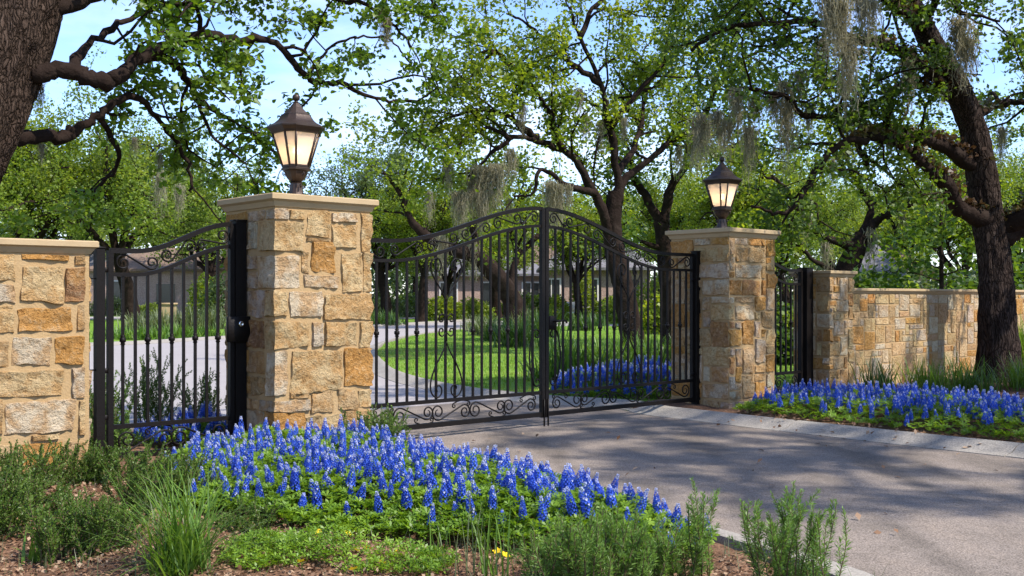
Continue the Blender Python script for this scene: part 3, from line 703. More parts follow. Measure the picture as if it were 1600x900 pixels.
def gate_leaf(name, s_hinge, sx, wid, zlo, zhi, nb, label, cat, group, motif=True, handle=False, knuckles=(), drop=True, wave=4):
    root = tag(empty(name, W(s_hinge, 0, 0), TH), label, cat, group)
    iron = M['iron']
    def acc():
        a = FAcc(); a.sx = sx; return a
    def ztop(x):
        t = np.clip((np.asarray(x, float) - 0.18 * wid) / (0.82 * wid), 0, 1)
        return zlo + (zhi - zlo) * (0.5 - 0.5 * np.cos(pi * t))
    band = 0.19
    zb, zl = 0.135, 0.37
    a = acc(); a.box(-0.022, 0.022, -0.022, 0.022, 0.10, zlo + 0.0); a.build('hinge_stile', iron, root, smooth=False)
    a = acc(); a.box(wid - 0.05, wid - 0.004, -0.025, 0.025, 0.10, zhi + 0.005); a.build('meeting_stile', iron, root, smooth=False)
    xs = np.linspace(0.0, wid - 0.03, 40)
    for nm, off, r in (('top_rail', 0, 0.027), ('second_rail', -band, 0.022)):
        a = acc(); a.tube(np.stack([xs, 0 * xs, ztop(xs) + off], 1), r, 4, ph=pi / 4); auto_smooth(a.build(nm, iron, root), 50)
    a = acc(); a.box(0.022, wid - 0.05, -0.018, 0.018, zl - 0.018, zl + 0.018); a.build('lower_rail', iron, root, smooth=False)
    a = acc(); a.box(0.022, wid - 0.05, -0.020, 0.020, zb - 0.024, zb + 0.024); a.build('bottom_rail', iron, root, smooth=False)
    step = (wid - 0.05) / (nb + 1)
    mot = int(round(nb * 0.52)) if motif else -1
    for i in range(1, nb + 1):
        x = i * step; a = acc()
        zt = float(ztop(x)) - band - 0.01
        a.box(x - 0.0105, x + 0.0105, -0.0105, 0.0105, zl, zt)
        bar = a.build('bar', iron, root, smooth=False)
        if i in knuckles:
            a = acc(); rr = []
            for z, r in ((-0.042, 0.012), (-0.034, 0.022), (-0.022, 0.015), (-0.012, 0.027), (0.012, 0.027), (0.022, 0.015), (0.034, 0.022), (0.042, 0.012)):
                rr.append([(x + r * cos(pi / 4 * j), r * sin(pi / 4 * j), 1.06 + z) for j in range(8)])
            a.loft(rr); a.build('collar', iron, bar)
    def scroll(path, r=0.0085, nm='scroll', y=0.0):
        a = acc(); p = np.asarray(path)
        w = np.clip(np.minimum(np.arange(len(p)), np.arange(len(p))[::-1]) / 10.0, 0, 1) * 0.35 + 0.65
        a.tube(np.stack([p[:, 0], np.full(len(p), y), p[:, 1]], 1), r * w, 5); return a.build(nm, iron, root)
    def mid(x): return float(ztop(x)) - band / 2
    def warp(c): return (c[0] * wid, mid(c[0] * wid) + c[1])
    h = band / 2 - 0.026
    if wave == 4:
        S = [((.042, 0.0, .066), (.155, -.012, .058), 1), ((.225, .012, .058), (.335, .0, .062), -1), ((.40, -.010, .060), (.505, .010, .060), 1),
             ((.570, .008, .060), (.675, -.008, .060), -1), ((.740, .0, .064), (.845, .008, .060), 1), ((.875, -.035, .030), (.945, .0, .064), -1)]
    else:
        S = [((.10, 0.0, .066), (.32, -.012, .056), 1), ((.44, .012, .058), (.63, .0, .060), -1), ((.72, -.02, .040), (.90, .0, .064), 1)]
    for A_, B_, sg in S:
        scroll(scroll_path(warp(A_), A_[2], warp(B_), B_[2], 'S', sg, 1.4))
    # the low band between the two bottom rails
    zc = (zb + zl) / 2
    q = [(.055, .19), (.245, .38), (.43, .565), (.62, .755), (.80, .925)] if wid > 2 else [(.13, .42), (.54, .86)]
    for k, (f0, f1) in enumerate(q):
        sg = 1 if k % 2 else -1
        scroll(scroll_path((f0 * wid, zc - 0.006 * sg), 0.084, (f1 * wid, zc + 0.010 * sg), 0.072, 'S', sg, 1.55))
        scroll(scroll_path((f1 * wid + 0.045, zc - 0.065 * sg), 0.026, (f1 * wid - 0.14, zc - 0.055 * sg), 0.026, 'C', sg, 1.1, bow=0.10 * sg), 0.007)
    if motif:
        xc = mot * step
        for s_ in (-1, 1):
            for pts in ([(0, 1.36), (.055, 1.46), (.145, 1.58), (.195, 1.68), (.175, 1.77), (.11, 1.79), (.068, 1.74), (.075, 1.68), (.115, 1.665), (.132, 1.70), (.112, 1.72)],
                        [(0, .96), (.045, .86), (.135, .72), (.195, .58), (.195, .47), (.135, .405), (.072, .43), (.062, .49), (.10, .525), (.13, .495), (.112, .468)],
                        [(.004, 1.20), (.05, 1.235), (.088, 1.215), (.088, 1.17), (.055, 1.16), (.045, 1.185), (.062, 1.195)],
                        [(.004, 1.05), (.05, 1.015), (.088, 1.035), (.088, 1.08), (.055, 1.09), (.045, 1.065), (.062, 1.055)],
                        [(.008, 1.36), (.004, 1.25), (.012, 1.16), (.004, 1.06), (.008, .96)]):
                p = crom(np.array([(xc + s_ * x, z) for x, z in pts]), 7)
                scroll(p, 0.0085, y=-0.016)
        # a long C beside the meeting stile
        p = scroll_path((wid - 0.125, 1.00), 0.066, (wid - 0.115, 0.49), 0.055, 'C', -1, 1.1, bow=-0.10)
        scroll(p, 0.009, y=-0.016)
    if drop:
        a = acc(); a.tube([(wid - 0.028, -0.034, 0.30), (wid - 0.028, -0.034, 0.008)], 0.009, 6); a.build('drop_bolt', iron, root)
    if handle:
        a = acc(); a.box(wid - 0.16, wid - 0.052, -0.035, 0.035, 1.05, 1.20, 0.006); lk_ = a.build('lock_case', iron, root)
        a = acc(); a.tube(crom(np.array([(wid - 0.11, -0.035, 1.14), (wid - 0.11, -0.075, 1.142), (wid - 0.15, -0.085, 1.146), (wid - 0.22, -0.085, 1.148), (wid - 0.262, -0.08, 1.135), (wid - 0.266, -0.078, 1.118)]), 5), 0.011, 8)
        a.build('handle', iron, lk_)
    return root
gg = 'leaves of the double driveway gate'
gate_leaf('gate_leaf', 0.06, 1, 2.562, 1.945, 2.365, 20, 'black wrought iron driveway gate leaf hung on the near pillar', 'gate', gg, knuckles=(3, 5, 7, 13, 15, 17))
gate_leaf('gate_leaf', 5.17, -1, 2.545, 1.93, 2.365, 20, 'black wrought iron driveway gate leaf with lever handle, hung before the far pillar', 'gate', gg, handle=True, knuckles=(2, 4, 6, 12, 14, 16))
gp = 'small pedestrian gates beside the big pillars'
gate_leaf('pedestrian_gate', -2.14, 1, 1.08, 1.775, 2.03, 9, 'black iron pedestrian gate with rising arched top beside the near wall', 'gate', gp, motif=False, knuckles=(1, 3, 5, 7, 9), drop=False, wave=3)
gate_leaf('pedestrian_gate', 7.56, -1, 1.27, 1.775, 2.03, 9, 'black iron pedestrian gate between the far pillar and the short pillar', 'gate', gp, motif=False, knuckles=(2, 4, 6), drop=False, wave=3)

def post(s, d, half, z1, label, extra=None):
    root = tag(empty('gate_post', W(s, d, 0), TH), label, 'gate post', 'black steel gate posts')
    a = Acc(); a.box(-half, half, -half, half, -0.1, z1); a.build('shaft', M['iron'], root, smooth=False)
    a = Acc(); a.box(-half - 0.006, half + 0.006, -half - 0.006, half + 0.006, z1, z1 + 0.016, 0.003); a.build('post_cap', M['iron'], root)
    if extra: extra(root)
    return root
def latch(root):
    a = Acc(); a.box(-0.14, 0.085, -0.082, -0.046, 1.02, 1.24, 0.006); b = a.build('lock_box', M['iron'], root)
    a = Acc(); a.box(0.085, 0.16, -0.078, -0.05, 1.07, 1.16, 0.004); a.build('strike', M['iron'], root)
    a = Acc(); a.loft([[(-0.02 + r * cos(2 * pi * j / 14), y, 1.175 + r * sin(2 * pi * j / 14)) for j in range(14)] for y, r in ((-0.080, 0.026), (-0.094, 0.024), (-0.096, 0.015), (-0.090, 0.008))]); a.build('lock_cylinder', M['steel'], b)
def hinges(root):
    for z in (0.45, 0.82, 1.62):
        a = Acc(); a.box(0.034, 0.066, -0.014, 0.014, z - 0.02, z + 0.02, 0.003); a.build('hinge', M['iron'], root)
def brackets(root):
    for z in (0.83, 1.55):
        a = Acc(); a.box(-0.12, -0.03, -0.008, 0.008, z - 0.006, z + 0.006); a.build('wall_bracket', M['iron'], root, smooth=False)
    hinges(root)
def hinges_back(root):
    for z in (0.45, 1.62):
        a = Acc(); a.box(-0.098, -0.046, -0.014, 0.014, z - 0.02, z + 0.02, 0.003); a.build('hinge', M['iron'], root)
post(-1.02, 0.0, 0.050, 2.055, 'black latch post carrying a lock box with a bright lock against the near pillar', latch)
post(-2.225, 0.0, 0.034, 1.785, 'slim black hinge post beside the end of the near wall', brackets)
post(-2.345, 0.05, 0.018, 1.78, 'thin black post fixed to the end of the near wall')
post(5.225, 0.02, 0.046, 1.965, 'black hinge post of the driveway gate in front of the far pillar', hinges_back)
post(0.015, 0.0, 0.03, 1.94, 'black hinge post of the driveway gate hidden behind the near pillar', hinges)
post(7.67, 0.0, 0.075, 1.80, 'broad black post against the short limestone pillar')
post(6.25, 0.0, 0.03, 2.03, 'black latch post of the far pedestrian gate')

# ================================================================== LANTERNS
def octo(a, z, q=0.6):
    b = a * q
    return [(a, -b, z), (a, b, z), (b, a, z), (-b, a, z), (-a, b, z), (-a, -b, z), (-b, -a, z), (b, -a, z)]
def lantern(s, d, zbase, mat, label):
    root = tag(empty('pillar_lantern', W(s, d, zbase), TH), label, 'lantern', 'lanterns on the gate pillars')
    KS = 0.87
    def L(name, prof, parent=root, sharp=28):
        a = Acc(); a.loft([octo(r * KS, z) for r, z in prof]); return auto_smooth(a.build(name, mat, parent), sharp)
    L('pedestal', [(0.092, 0.004), (0.092, 0.016), (0.078, 0.028), (0.062, 0.06), (0.054, 0.11), (0.050, 0.142), (0.056, 0.148), (0.044, 0.155)])
    L('bowl', [(0.040, 0.152), (0.056, 0.162), (0.078, 0.186), (0.096, 0.22), (0.104, 0.248), (0.128, 0.258), (0.130, 0.272), (0.120, 0.278), (0.116, 0.292)])
    z0, z1, r0, r1 = 0.288, 0.590, 0.114 * KS, 0.204 * KS
    lo, hi = octo(r0, z0), octo(r1, z1)
    for j in range(8):
        k = (j + 1) % 8
        q = np.array([lo[j], lo[k], hi[k], hi[j]], float); c = q.mean(0)
        n = np.cross(q[1] - q[0], q[3] - q[0]); n /= np.linalg.norm(n)
        q = c + (q - c) * 0.97 - n * 0.004
        a = Acc(); a.add(np.vstack([q, q - n * 0.003]), [(0, 1, 2, 3), (7, 6, 5, 4), (0, 4, 5, 1), (1, 5, 6, 2), (2, 6, 7, 3), (3, 7, 4, 0)])
        a.build('pane', M['pane'], root, smooth=False)
        a = Acc(); a.tube([lo[j], hi[j]], 0.0105, 6); a.build('glazing_bar', mat, root)
    L('sill_ring', [(0.112, 0.284), (0.124, 0.286), (0.124, 0.300), (0.116, 0.304)])
    L('eave', [(0.190, 0.578), (0.215, 0.580), (0.222, 0.600), (0.242, 0.618), (0.252, 0.630), (0.252, 0.642), (0.236, 0.650), (0.16, 0.654)])
    roof = L('roof', [(0.240, 0.648), (0.228, 0.655), (0.188, 0.676), (0.155, 0.704), (0.132, 0.738), (0.130, 0.742), (0.130, 0.752), (0.112, 0.757), (0.090, 0.780), (0.062, 0.808), (0.040, 0.838), (0.026, 0.856), (0.028, 0.862), (0.014, 0.868)])
    a = Acc(); a.loft([[(r * cos(2 * pi * j / 14), r * sin(2 * pi * j / 14), z) for j in range(14)] for r, z in
        [(0.015, 0.862), (0.020, 0.868), (0.014, 0.876)] + [(max(0.004, 0.034 * cos(p)), 0.906 + 0.034 * sin(p)) for p in np.linspace(-1.2, pi / 2, 9)]]); a.build('finial', mat, root)
    for an in (0, pi / 2, pi, 3 * pi / 2):
        for r_, zc, rr in ((0.118, 0.222, 0.024), (0.072, 0.118, 0.017), (0.118, 0.030, 0.026)):
            t = np.linspace(0, 1, 22); ag = -pi * 0.65 + t * 1.35 * 2 * pi; rad = rr * (1 - 0.66 * t)
            x = r_ * KS + 0.012 + rad * np.cos(ag); z = zc + rad * np.sin(ag)
            a = Acc(); a.tube(np.stack([x * cos(an), x * sin(an), z], 1), 0.0042, 5); a.build('scroll', mat, root)
    a = Acc(); a.tube([(0, 0, 0.29), (0, 0, 0.40)], 0.012, 8); sk = a.build('socket', mat, root)
    a = Acc(); a.ball((0, 0, 0.432), 0.030, 12, 8, 1.25); a.build('bulb', M['bulb'], sk)
    return root
lantern(-PW / 2 - 0.02, 0.07, 2.274, M['bronze'], 'lit bronze lantern with frosted panes and ball finial on the near gate pillar')
lantern(5.25 + PW / 2 - 0.02, 0.05, 2.254, M['dark_bronze'], 'lit dark lantern with frosted panes and ball finial on the far gate pillar')

# ================================================================== TREES
def nrmz(v): return v / (np.linalg.norm(v, axis=-1, keepdims=True) + 1e-9)

def leaves(rng, C, n_per, spread, size, up=0.35, six=True, out=None, droop=0.0):
    """leaf blades scattered round the points C; returns V, F (quads)"""
    N = len(C) * n_per
    c = np.repeat(C, n_per, 0) + rng.normal(0, 1, (N, 3)) * np.array([spread, spread, spread * 0.75])
    d = rng.normal(0, 1, (N, 3)); d[:, 2] = d[:, 2] * 0.7 - droop; d = nrmz(d)
    n = rng.normal(0, 1, (N, 3)); n[:, 2] += up * 3; n = nrmz(n - d * np.sum(n * d, 1, keepdims=True))
    s = np.cross(d, n)
    L = (size * rng.uniform(0.65, 1.3, N))[:, None]
    if six:
        w = 0.34
        V = np.stack([c, c + d * L * 0.42 + s * L * w * 0.72 + n * L * 0.06, c + d * L * 0.80 + s * L * w + n * L * 0.05, c + d * L,
                      c + d * L * 0.80 - s * L * w + n * L * 0.05, c + d * L * 0.42 - s * L * w * 0.72 + n * L * 0.06], 1).reshape(-1, 3)
        b = np.arange(N)[:, None] * 6
        F = np.concatenate([b + np.array([[0, 1, 2, 3]]), b + np.array([[0, 3, 4, 5]])], 0)
    else:
        V = np.stack([c, c + d * L * 0.55 + s * L * 0.36 + n * L * 0.07, c + d * L, c + d * L * 0.55 - s * L * 0.36 + n * L * 0.07], 1).reshape(-1, 3)
        F = np.arange(N)[:, None] * 4 + np.array([[0, 1, 2, 3]])
    return V, F

def walk(rng, p, d, L, n, wig, up, r0=0.0):
    """a gnarled path from p along d"""
    pts = [np.array(p, float)]; d = np.array(d, float)
    for i in range(n):
        d = d + rng.normal(0, wig, 3); d[2] += up; d = d / np.linalg.norm(d)
        pts.append(pts[-1] + d * L / n)
    return np.array(pts)

class Tree:
    def __init__(s, seed): s.rng = np.random.default_rng(seed); s.wood = Acc(); s.trk = Acc(); s.tips = []; s.limbs = []
    def trunk(s, pts, r0, r1, k=28, bark=0.05, flare=0.35, seg=14):
        p = crom(pts, seg); n = len(p); t = np.linspace(0, 1, n)
        L = np.concatenate([[0], np.cumsum(np.linalg.norm(np.diff(p, axis=0), axis=1))])
        rad = r0 + (r1 - r0) * t + flare * r0 * np.exp(-L / (r0 * 1.3))
        a = Acc(); a.tube(p, rad, k, caps=True)
        V = a.V[0]; body = V[:n * k].reshape(n, k, 3); ctr = body.mean(1, keepdims=True); dr = nrmz(body - ctr)
        ang = np.arange(k) * 2 * pi / k
        q = np.stack([np.cos(ang)[None] * 4.5 + 0 * L[:, None], np.sin(ang)[None] * 4.5 + 0 * L[:, None], L[:, None] * 2.2 + 0 * ang[None]], -1)
        rid = 1 - 2 * np.abs(fbm(q, 5, 2)); big = fbm(q * np.array([.25, .25, .35]), 9, 2)
        body = body + dr * ((rid * bark + big * bark * 1.3)[..., None]) * (rad[:, None, None] / r0)
        s.trk.add(body.reshape(-1, 3), a.Q[0]); return p
    def limb(s, pts, r0, r1, kids=2.4, kid_len=1.3, start=0.3, twigs=5, twig_len=0.5, up=0.05, wig=0.30, k=8, lv3=0, tip_n=5, drop=0.0, kid_r=0.030):
        rng = s.rng
        p = crom(pts, 7)
        seglen = np.linalg.norm(np.diff(p, axis=0), axis=1); cum = np.concatenate([[0], np.cumsum(seglen)]); Lt = cum[-1]
        p = p + rng.normal(0, 0.012, p.shape) * min(1, Lt / 2)
        rad = r0 + (r1 - r0) * (cum / Lt) ** 0.62
        p = p + (np.stack([vnoise(p * 2.2, 11), vnoise(p * 2.2, 12), vnoise(p * 2.2, 13)], -1) * min(0.09, Lt * 0.02)) * np.clip(cum / Lt * 4, 0, 1)[:, None]
        rad = rad * (1 + 0.22 * vnoise(p * 3.5, 3) + 0.10 * vnoise(p * 11, 4))
        s.wood.tube(p, rad, k); s.limbs.append((p, rad))
        n = max(2, int(kids * Lt * (1 - start)))
        for i in range(n):
            f = start + (1 - start) * (i + rng.random()) / n
            if i == n - 1: f = 1.0
            j = min(len(p) - 2, int(np.searchsorted(cum, f * Lt)) - 1); j = max(j, 0)
            tg = nrmz(p[j + 1] - p[j]); r = rng.normal(0, 1, 3); r = nrmz(r - tg * (r @ tg)); r[2] = r[2] * 0.7 + up * 4
            d = nrmz(tg * rng.uniform(0.25, 0.9) + r * 0.9)
            ln = kid_len * rng.uniform(0.55, 1.35)
            q = walk(rng, p[j], d, ln, 6, wig, up - drop)
            rr = min(rad[j] * 0.6, kid_r * rng.uniform(0.7, 1.3))
            s.wood.tube(q, np.linspace(rr, rr * 0.35, 7), 5 if kid_r > 0.02 else 4, caps=False)
            s.sub(q, rr, twigs, twig_len, up, wig, lv3, tip_n, drop)
    def sub(s, q, rr, twigs, twig_len, up, wig, lv3, tip_n, drop):
        rng = s.rng
        for m in range(twigs):
            f = 0.25 + 0.75 * (m + rng.random()) / twigs; jj = min(len(q) - 2, int(f * (len(q) - 1)))
            tg = nrmz(q[jj + 1] - q[jj]); r = nrmz(rng.normal(0, 1, 3))
            d = nrmz(tg * 0.6 + r * 0.9 + np.array([0, 0, up]))
            ln = twig_len * rng.uniform(0.6, 1.3)
            w = walk(rng, q[jj] + (q[jj + 1] - q[jj]) * rng.random(), d, ln, 4, wig * 1.1, up * 0.5 - drop)
            if rr > 0.004: s.wood.tube(w, np.linspace(max(rr * 0.32, 0.003), 0.0022 + rr * 0.05, 5), 3, caps=False)
            if lv3 > 0: s.sub(w, rr * 0.3, lv3, twig_len * 0.5, up, wig, 0, tip_n, drop)
            t = (np.arange(tip_n) + rng.random(tip_n)) / tip_n * 4
            i0 = np.clip(t.astype(int), 0, 3); s.tips.append(w[i0] + (w[i0 + 1] - w[i0]) * (t - i0)[:, None])
    def ferns(s, root, off):
        """small dry ferns growing along the upper side of the heavy limbs"""
        C = []
        for p, r in s.limbs:
            for i in np.flatnonzero(r > 0.06):
                m = int(16 * r[i] / 0.1)
                C.append(p[i] + np.column_stack([s.rng.normal(0, 0.11, m), s.rng.normal(0, 0.07, m), np.full(m, r[i] * 0.9)]) )
        V, F = leaves(s.rng, np.vstack(C), 2, 0.02, 0.085, -0.2, False, droop=-0.3)
        o = obj_np('ferns', V - off, F, M['fern'], root); o['kind'] = 'stuff'
    def finish(s, name, loc, label, group, leaf, n_per, spread, size, wood='limb', six=True, up=0.35, shift=True, keep=None, ferns=False):
        root = tag(empty(name, loc), label, 'tree', group)
        off = np.array(loc, float)
        if ferns: s.ferns(root, off)
        s.wood.V = [v - off for v in s.wood.V]; s.trk.V = [v - off for v in s.trk.V]
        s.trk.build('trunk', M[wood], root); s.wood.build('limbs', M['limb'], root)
        T = np.vstack(s.tips)
        if keep is not None: T = T[keep(T)]
        V, F = leaves(s.rng, T, n_per, spread, size, up, six)
        obj_np('crown', V - off, F, M[leaf], root, smooth=True)
        return root

# ---- Spanish moss: clumps of hanging strands
def moss_mesh(name, seed, L, R, n, w):
    rng = np.random.default_rng(seed); K = 9
    base = rng.normal(0, 1, (n, 3)) * np.array([R, R * 0.6, 0.03])
    ln = L * rng.uniform(0.25, 1.0, n) ** 0.8 * np.exp(-(base[:, 0] / (R * 2.2)) ** 2)
    t = np.linspace(0, 1, K)
    wob = np.cumsum(rng.normal(0, 0.032, (n, K, 2)), 1)
    curl = 0.012 * np.sin(t[None] * rng.uniform(12, 30, (n, 1)) + rng.uniform(0, 6, (n, 1)))
    c = np.empty((n, K, 3))
    c[..., 0] = base[:, None, 0] * (1 - 0.35 * t[None]) + wob[..., 0] + curl
    c[..., 1] = base[:, None, 1] * (1 - 0.35 * t[None]) + wob[..., 1] + curl
    c[..., 2] = base[:, None, 2] - ln[:, None] * t[None] + 0.02 * np.sin(t * pi)[None]
    a = rng.uniform(0, pi, n); wd = w * rng.uniform(0.5, 1.3, (n, 1, 1)) * (1 - 0.75 * t)[None, :, None]
    sdir = np.stack([np.cos(a), np.sin(a), 0 * a], -1)[:, None]
    V = np.stack([c - sdir * wd, c + sdir * wd], 2).reshape(-1, 3)
    b = (np.arange(n)[:, None] * K * 2 + np.arange(K - 1)[None] * 2).ravel()
    F = np.stack([b, b + 1, b + 3, b + 2], -1)
    # short side curls make it read as fibre
    m = n * 12; pick = rng.integers(0, n, m); kk = rng.integers(1, K, m); c0 = c[pick, kk]
    d = rng.normal(0, 1, (m, 3)) * np.array([1, 1, 0.6]); d[:, 2] -= 0.5; d = nrmz(d) * (rng.uniform(0.02, 0.075, m) * min(1.0, L))[:, None]
    sd_ = nrmz(np.cross(d, rng.normal(0, 1, (m, 3)))) * w * 0.55
    V2 = np.stack([c0 - sd_, c0 + sd_, c0 + d], 1).reshape(-1, 3)
    T2 = np.arange(m)[:, None] * 3 + np.array([[0, 1, 2]]) + len(V)
    return mesh_np(name, np.vstack([V, V2]), [F, T2], M['moss'])
MOSS = [moss_mesh('spanish_moss', 70 + i, L, R, n, w) for i, (L, R, n, w) in enumerate([(1.0, 0.11, 130, 0.008), (1.0, 0.17, 180, 0.009), (1.0, 0.08, 95, 0.008), (1.0, 0.22, 190, 0.009)])]
def moss(px, py, Y, length, label, group, var=0, wide=1.0):
    o = link_mesh('spanish_moss', MOSS[var]); o.location = P(px, py, Y); o.scale = (length * wide, length * wide, length)
    o.rotation_euler = (0, 0, (px * 7 % 63) / 10.0)
    return tag(o, label, 'moss', group)

# ---- the great oak at the near wall: trunk at the frame's edge, limbs over the pillar
t = Tree(101)
t.trunk([(-5.55, 9.1, -0.1), P(-185, 520, 9.1), P(-100, 330, 9.1), P(-32, 150, 9.1), P(0, 60, 9.1), P(30, -60, 9.1), P(60, -220, 9.2), P(75, -420, 9.3)], 0.41, 0.36, k=84, bark=0.048, flare=0.25, seg=22)
NK = dict(kids=3.5, kid_len=0.95, twigs=4, twig_len=0.36, up=-0.01, wig=0.36, tip_n=4, kid_r=0.020)
t.limb([P(50, 118, 9.1), P(110, 112, 9.25), P(165, 128, 9.4), P(215, 85, 9.7), P(300, 50, 10.0), P(370, 55, 10.4), P(430, 70, 10.7), P(480, 120, 11.0), P(530, 132, 11.2), P(600, 145, 11.4), P(655, 165, 11.5)], 0.085, 0.018, start=0.22, **NK)
t.limb([P(0, 218, 9.1), P(60, 215, 9.5), P(110, 212, 9.8), P(150, 178, 10.0), P(205, 150, 10.2), P(250, 185, 10.5), P(290, 250, 10.8), P(300, 300, 10.9)], 0.08, 0.014, start=0.35, **NK)
t.limb([P(215, 90, 9.7), P(262, 92, 10.1), P(300, 140, 10.6), P(345, 176, 11.0), P(385, 200, 11.3), P(420, 235, 11.6), P(455, 260, 11.9)], 0.05, 0.010, start=0.2, **NK)
t.limb([P(55, 20, 9.1), P(150, -2, 9.5), P(240, -25, 10), P(400, -22, 10.6), P(520, -8, 11.2), P(600, 30, 11.4), P(640, 75, 11.5)], 0.09, 0.014, start=0.15, **NK)
t.limb([P(60, -100, 9.1), P(180, -120, 9.6), P(320, -90, 10.3), P(470, -60, 10.8), P(610, -50, 11.4), P(670, 0, 11.6), P(688, 32, 11.7)], 0.085, 0.008, start=0.2, **NK)
t.limb([P(110, 112, 9.25), P(150, 60, 9.8), P(200, 30, 10.2), P(280, 5, 10.6), P(350, 0, 11.0)], 0.05, 0.012, start=0.2, **NK)
t.limb([P(480, 120, 11.0), P(510, 80, 11.4), P(550, 55, 11.7), P(600, 60, 11.9), P(640, 100, 12)], 0.025, 0.008, start=0.2, **NK)
t.limb([P(150, 178, 10.0), P(190, 240, 10.4), P(160, 290, 10.7), P(120, 300, 10.9)], 0.035, 0.008, start=0.3, **NK)
t.limb([P(300, 140, 10.6), P(330, 210, 10.8), P(380, 250, 11.0), P(400, 290, 11.1)], 0.028, 0.006, start=0.25, **NK)
t.limb([P(60, -60, 9.1), (-6.5, 8, 5.5), (-8.5, 6.5, 6.2)], 0.12, 0.02, **dict(NK, kids=1.5))
t.limb([P(62, -80, 9.1), (-5.5, 11, 5.6), (-7.0, 13.5, 6.2)], 0.12, 0.02, **dict(NK, kids=1.5))
t.finish('oak_tree', (-5.55, 9.1, 0), 'live oak with massive leaning trunk behind the near wall, limbs arching over the lantern', 'oaks around the gate',
         'oak_leaf', 12, 0.055, 0.064, wood='bark', up=0.2)

# ---- oak standing in front of the low wall
t = Tree(202)
OG = 'oaks around the gate'
t.trunk([P(1557, 604, 16.9), P(1558, 540, 16.9), P(1556, 470, 16.9), P(1553, 400, 16.9), P(1541, 320, 16.9), P(1528, 240, 16.8), P(1516, 190, 16.7), P(1492, 130, 16.5), P(1452, 60, 16.2), P(1410, -20, 15.9)], 0.285, 0.15, k=40, bark=0.028, flare=0.30)
RK_ = dict(kids=3.4, kid_len=1.35, twigs=5, twig_len=0.5, up=0.02, wig=0.34, tip_n=4, kid_r=0.028)
t.limb([P(1546, 350, 16.9), P(1500, 325, 16.6), P(1462, 285, 16.2), P(1425, 245, 15.9), P(1385, 218, 15.6), P(1345, 222, 15.3), P(1300, 235, 15.1), P(1255, 300, 15.0), P(1215, 325, 14.9), P(1180, 318, 14.8)], 0.165, 0.020, start=0.35, k=12, **RK_)
t.limb([P(1530, 262, 16.8), P(1480, 235, 16.5), P(1430, 215, 16.2), P(1375, 205, 16.0), P(1335, 215, 15.8), P(1352, 262, 15.6)], 0.13, 0.05, start=0.4, k=10, **dict(RK_, kids=1.2))
t.limb([P(1520, 195, 16.7), P(1480, 142, 16.5), P(1420, 135, 16.2), P(1370, 165, 15.9), P(1330, 195, 15.7), P(1280, 180, 15.3), P(1225, 160, 15.0), P(1170, 140, 14.7)], 0.12, 0.025, start=0.25, k=10, **RK_)
t.limb([P(1500, 150, 16.6), P(1420, 90, 16.0), P(1340, 60, 15.4), P(1250, 30, 14.8), P(1160, 40, 14.4), P(1080, 70, 14.2)], 0.12, 0.02, start=0.2, k=10, **RK_)
t.limb([P(1440, 40, 16.0), P(1370, -10, 15.2), P(1280, -40, 14.4), P(1190, -20, 13.8), P(1100, 0, 13.5)], 0.10, 0.02, start=0.15, **RK_)
t.limb([P(1566, 372, 16.9), P(1598, 345, 16.9), P(1640, 270, 16.8), P(1680, 160, 16.7), P(1700, 60, 16.5)], 0.19, 0.06, start=0.5, k=12, **RK_)
t.limb([P(1520, 180, 16.7), P(1560, 165, 17.2), P(1600, 158, 17.5), P(1660, 170, 17.8)], 0.09, 0.03, start=0.2, **RK_)
t.limb([P(1420, 0, 15.9), P(1460, -60, 16), P(1540, -70, 16.2), P(1620, -20, 16.4)], 0.10, 0.02, start=0.2, **RK_)
t.limb([P(1440, 40, 16.0), P(1480, -20, 15.5), P(1500, 20, 14.8), P(1560, 30, 14.2)], 0.07, 0.015, start=0.2, **RK_)
t.limb([P(1412, -10, 15.9), P(1360, -120, 15.0), P(1260, -170, 14.0), P(1150, -160, 13.0), P(1080, -120, 12.4)], 0.12, 0.02, start=0.1, **RK_)
t.limb([P(1412, -10, 15.9), P(1420, -160, 14.8), P(1440, -220, 13.2), P(1420, -200, 11.8), P(1380, -150, 10.8)], 0.12, 0.02, start=0.1, **dict(RK_, kids=1.6))
t.limb([P(1560, 360, 16.9), (9.4, 15.6, 3.6), (10.2, 13.6, 5.2), (10.8, 11.0, 6.3)], 0.16, 0.04, start=0.3, **RK_)
SH = dict(RK_, kids=3.8, kid_len=1.5, twigs=6)
for q in ([(9.9, 14.2, 4.8), (8.9, 12.6, 5.9), (7.9, 10.8, 6.5), (7.0, 9.4, 6.8), (6.2, 8.2, 6.9)], [(10.2, 13.6, 5.2), (9.8, 11.5, 6.2), (9.0, 9.3, 6.6), (8.2, 7.6, 6.6)],
          [(10.8, 11.0, 6.3), (10.6, 9.2, 6.8), (10.0, 7.6, 6.9), (9.2, 6.4, 6.6)], [(8.9, 12.6, 5.9), (7.6, 11.8, 6.6), (6.2, 10.9, 7.0), (5.2, 9.8, 7.1)], [(9.8, 11.5, 6.2), (11.6, 10.4, 6.8), (13.0, 9.2, 6.9)], [(10.4, 14.0, 5.0), (12.2, 12.8, 6.2), (13.6, 11.0, 6.8)],
          [(9.0, 9.3, 6.6), (7.9, 7.4, 6.9), (7.0, 6.2, 6.8), (6.2, 5.4, 6.5)], [(8.2, 7.6, 6.6), (7.6, 6.0, 6.9), (7.4, 4.6, 6.6)], [(7.0, 9.4, 6.8), (6.0, 8.6, 7.2), (5.2, 7.4, 7.0)], [(9.2, 6.4, 6.6), (8.6, 5.2, 6.8), (8.4, 4.2, 6.6)], [(7.9, 7.4, 6.9), (6.6, 7.4, 6.5), (5.6, 6.4, 6.5)]):
    t.limb(q, 0.10, 0.02, start=0.12, **SH)
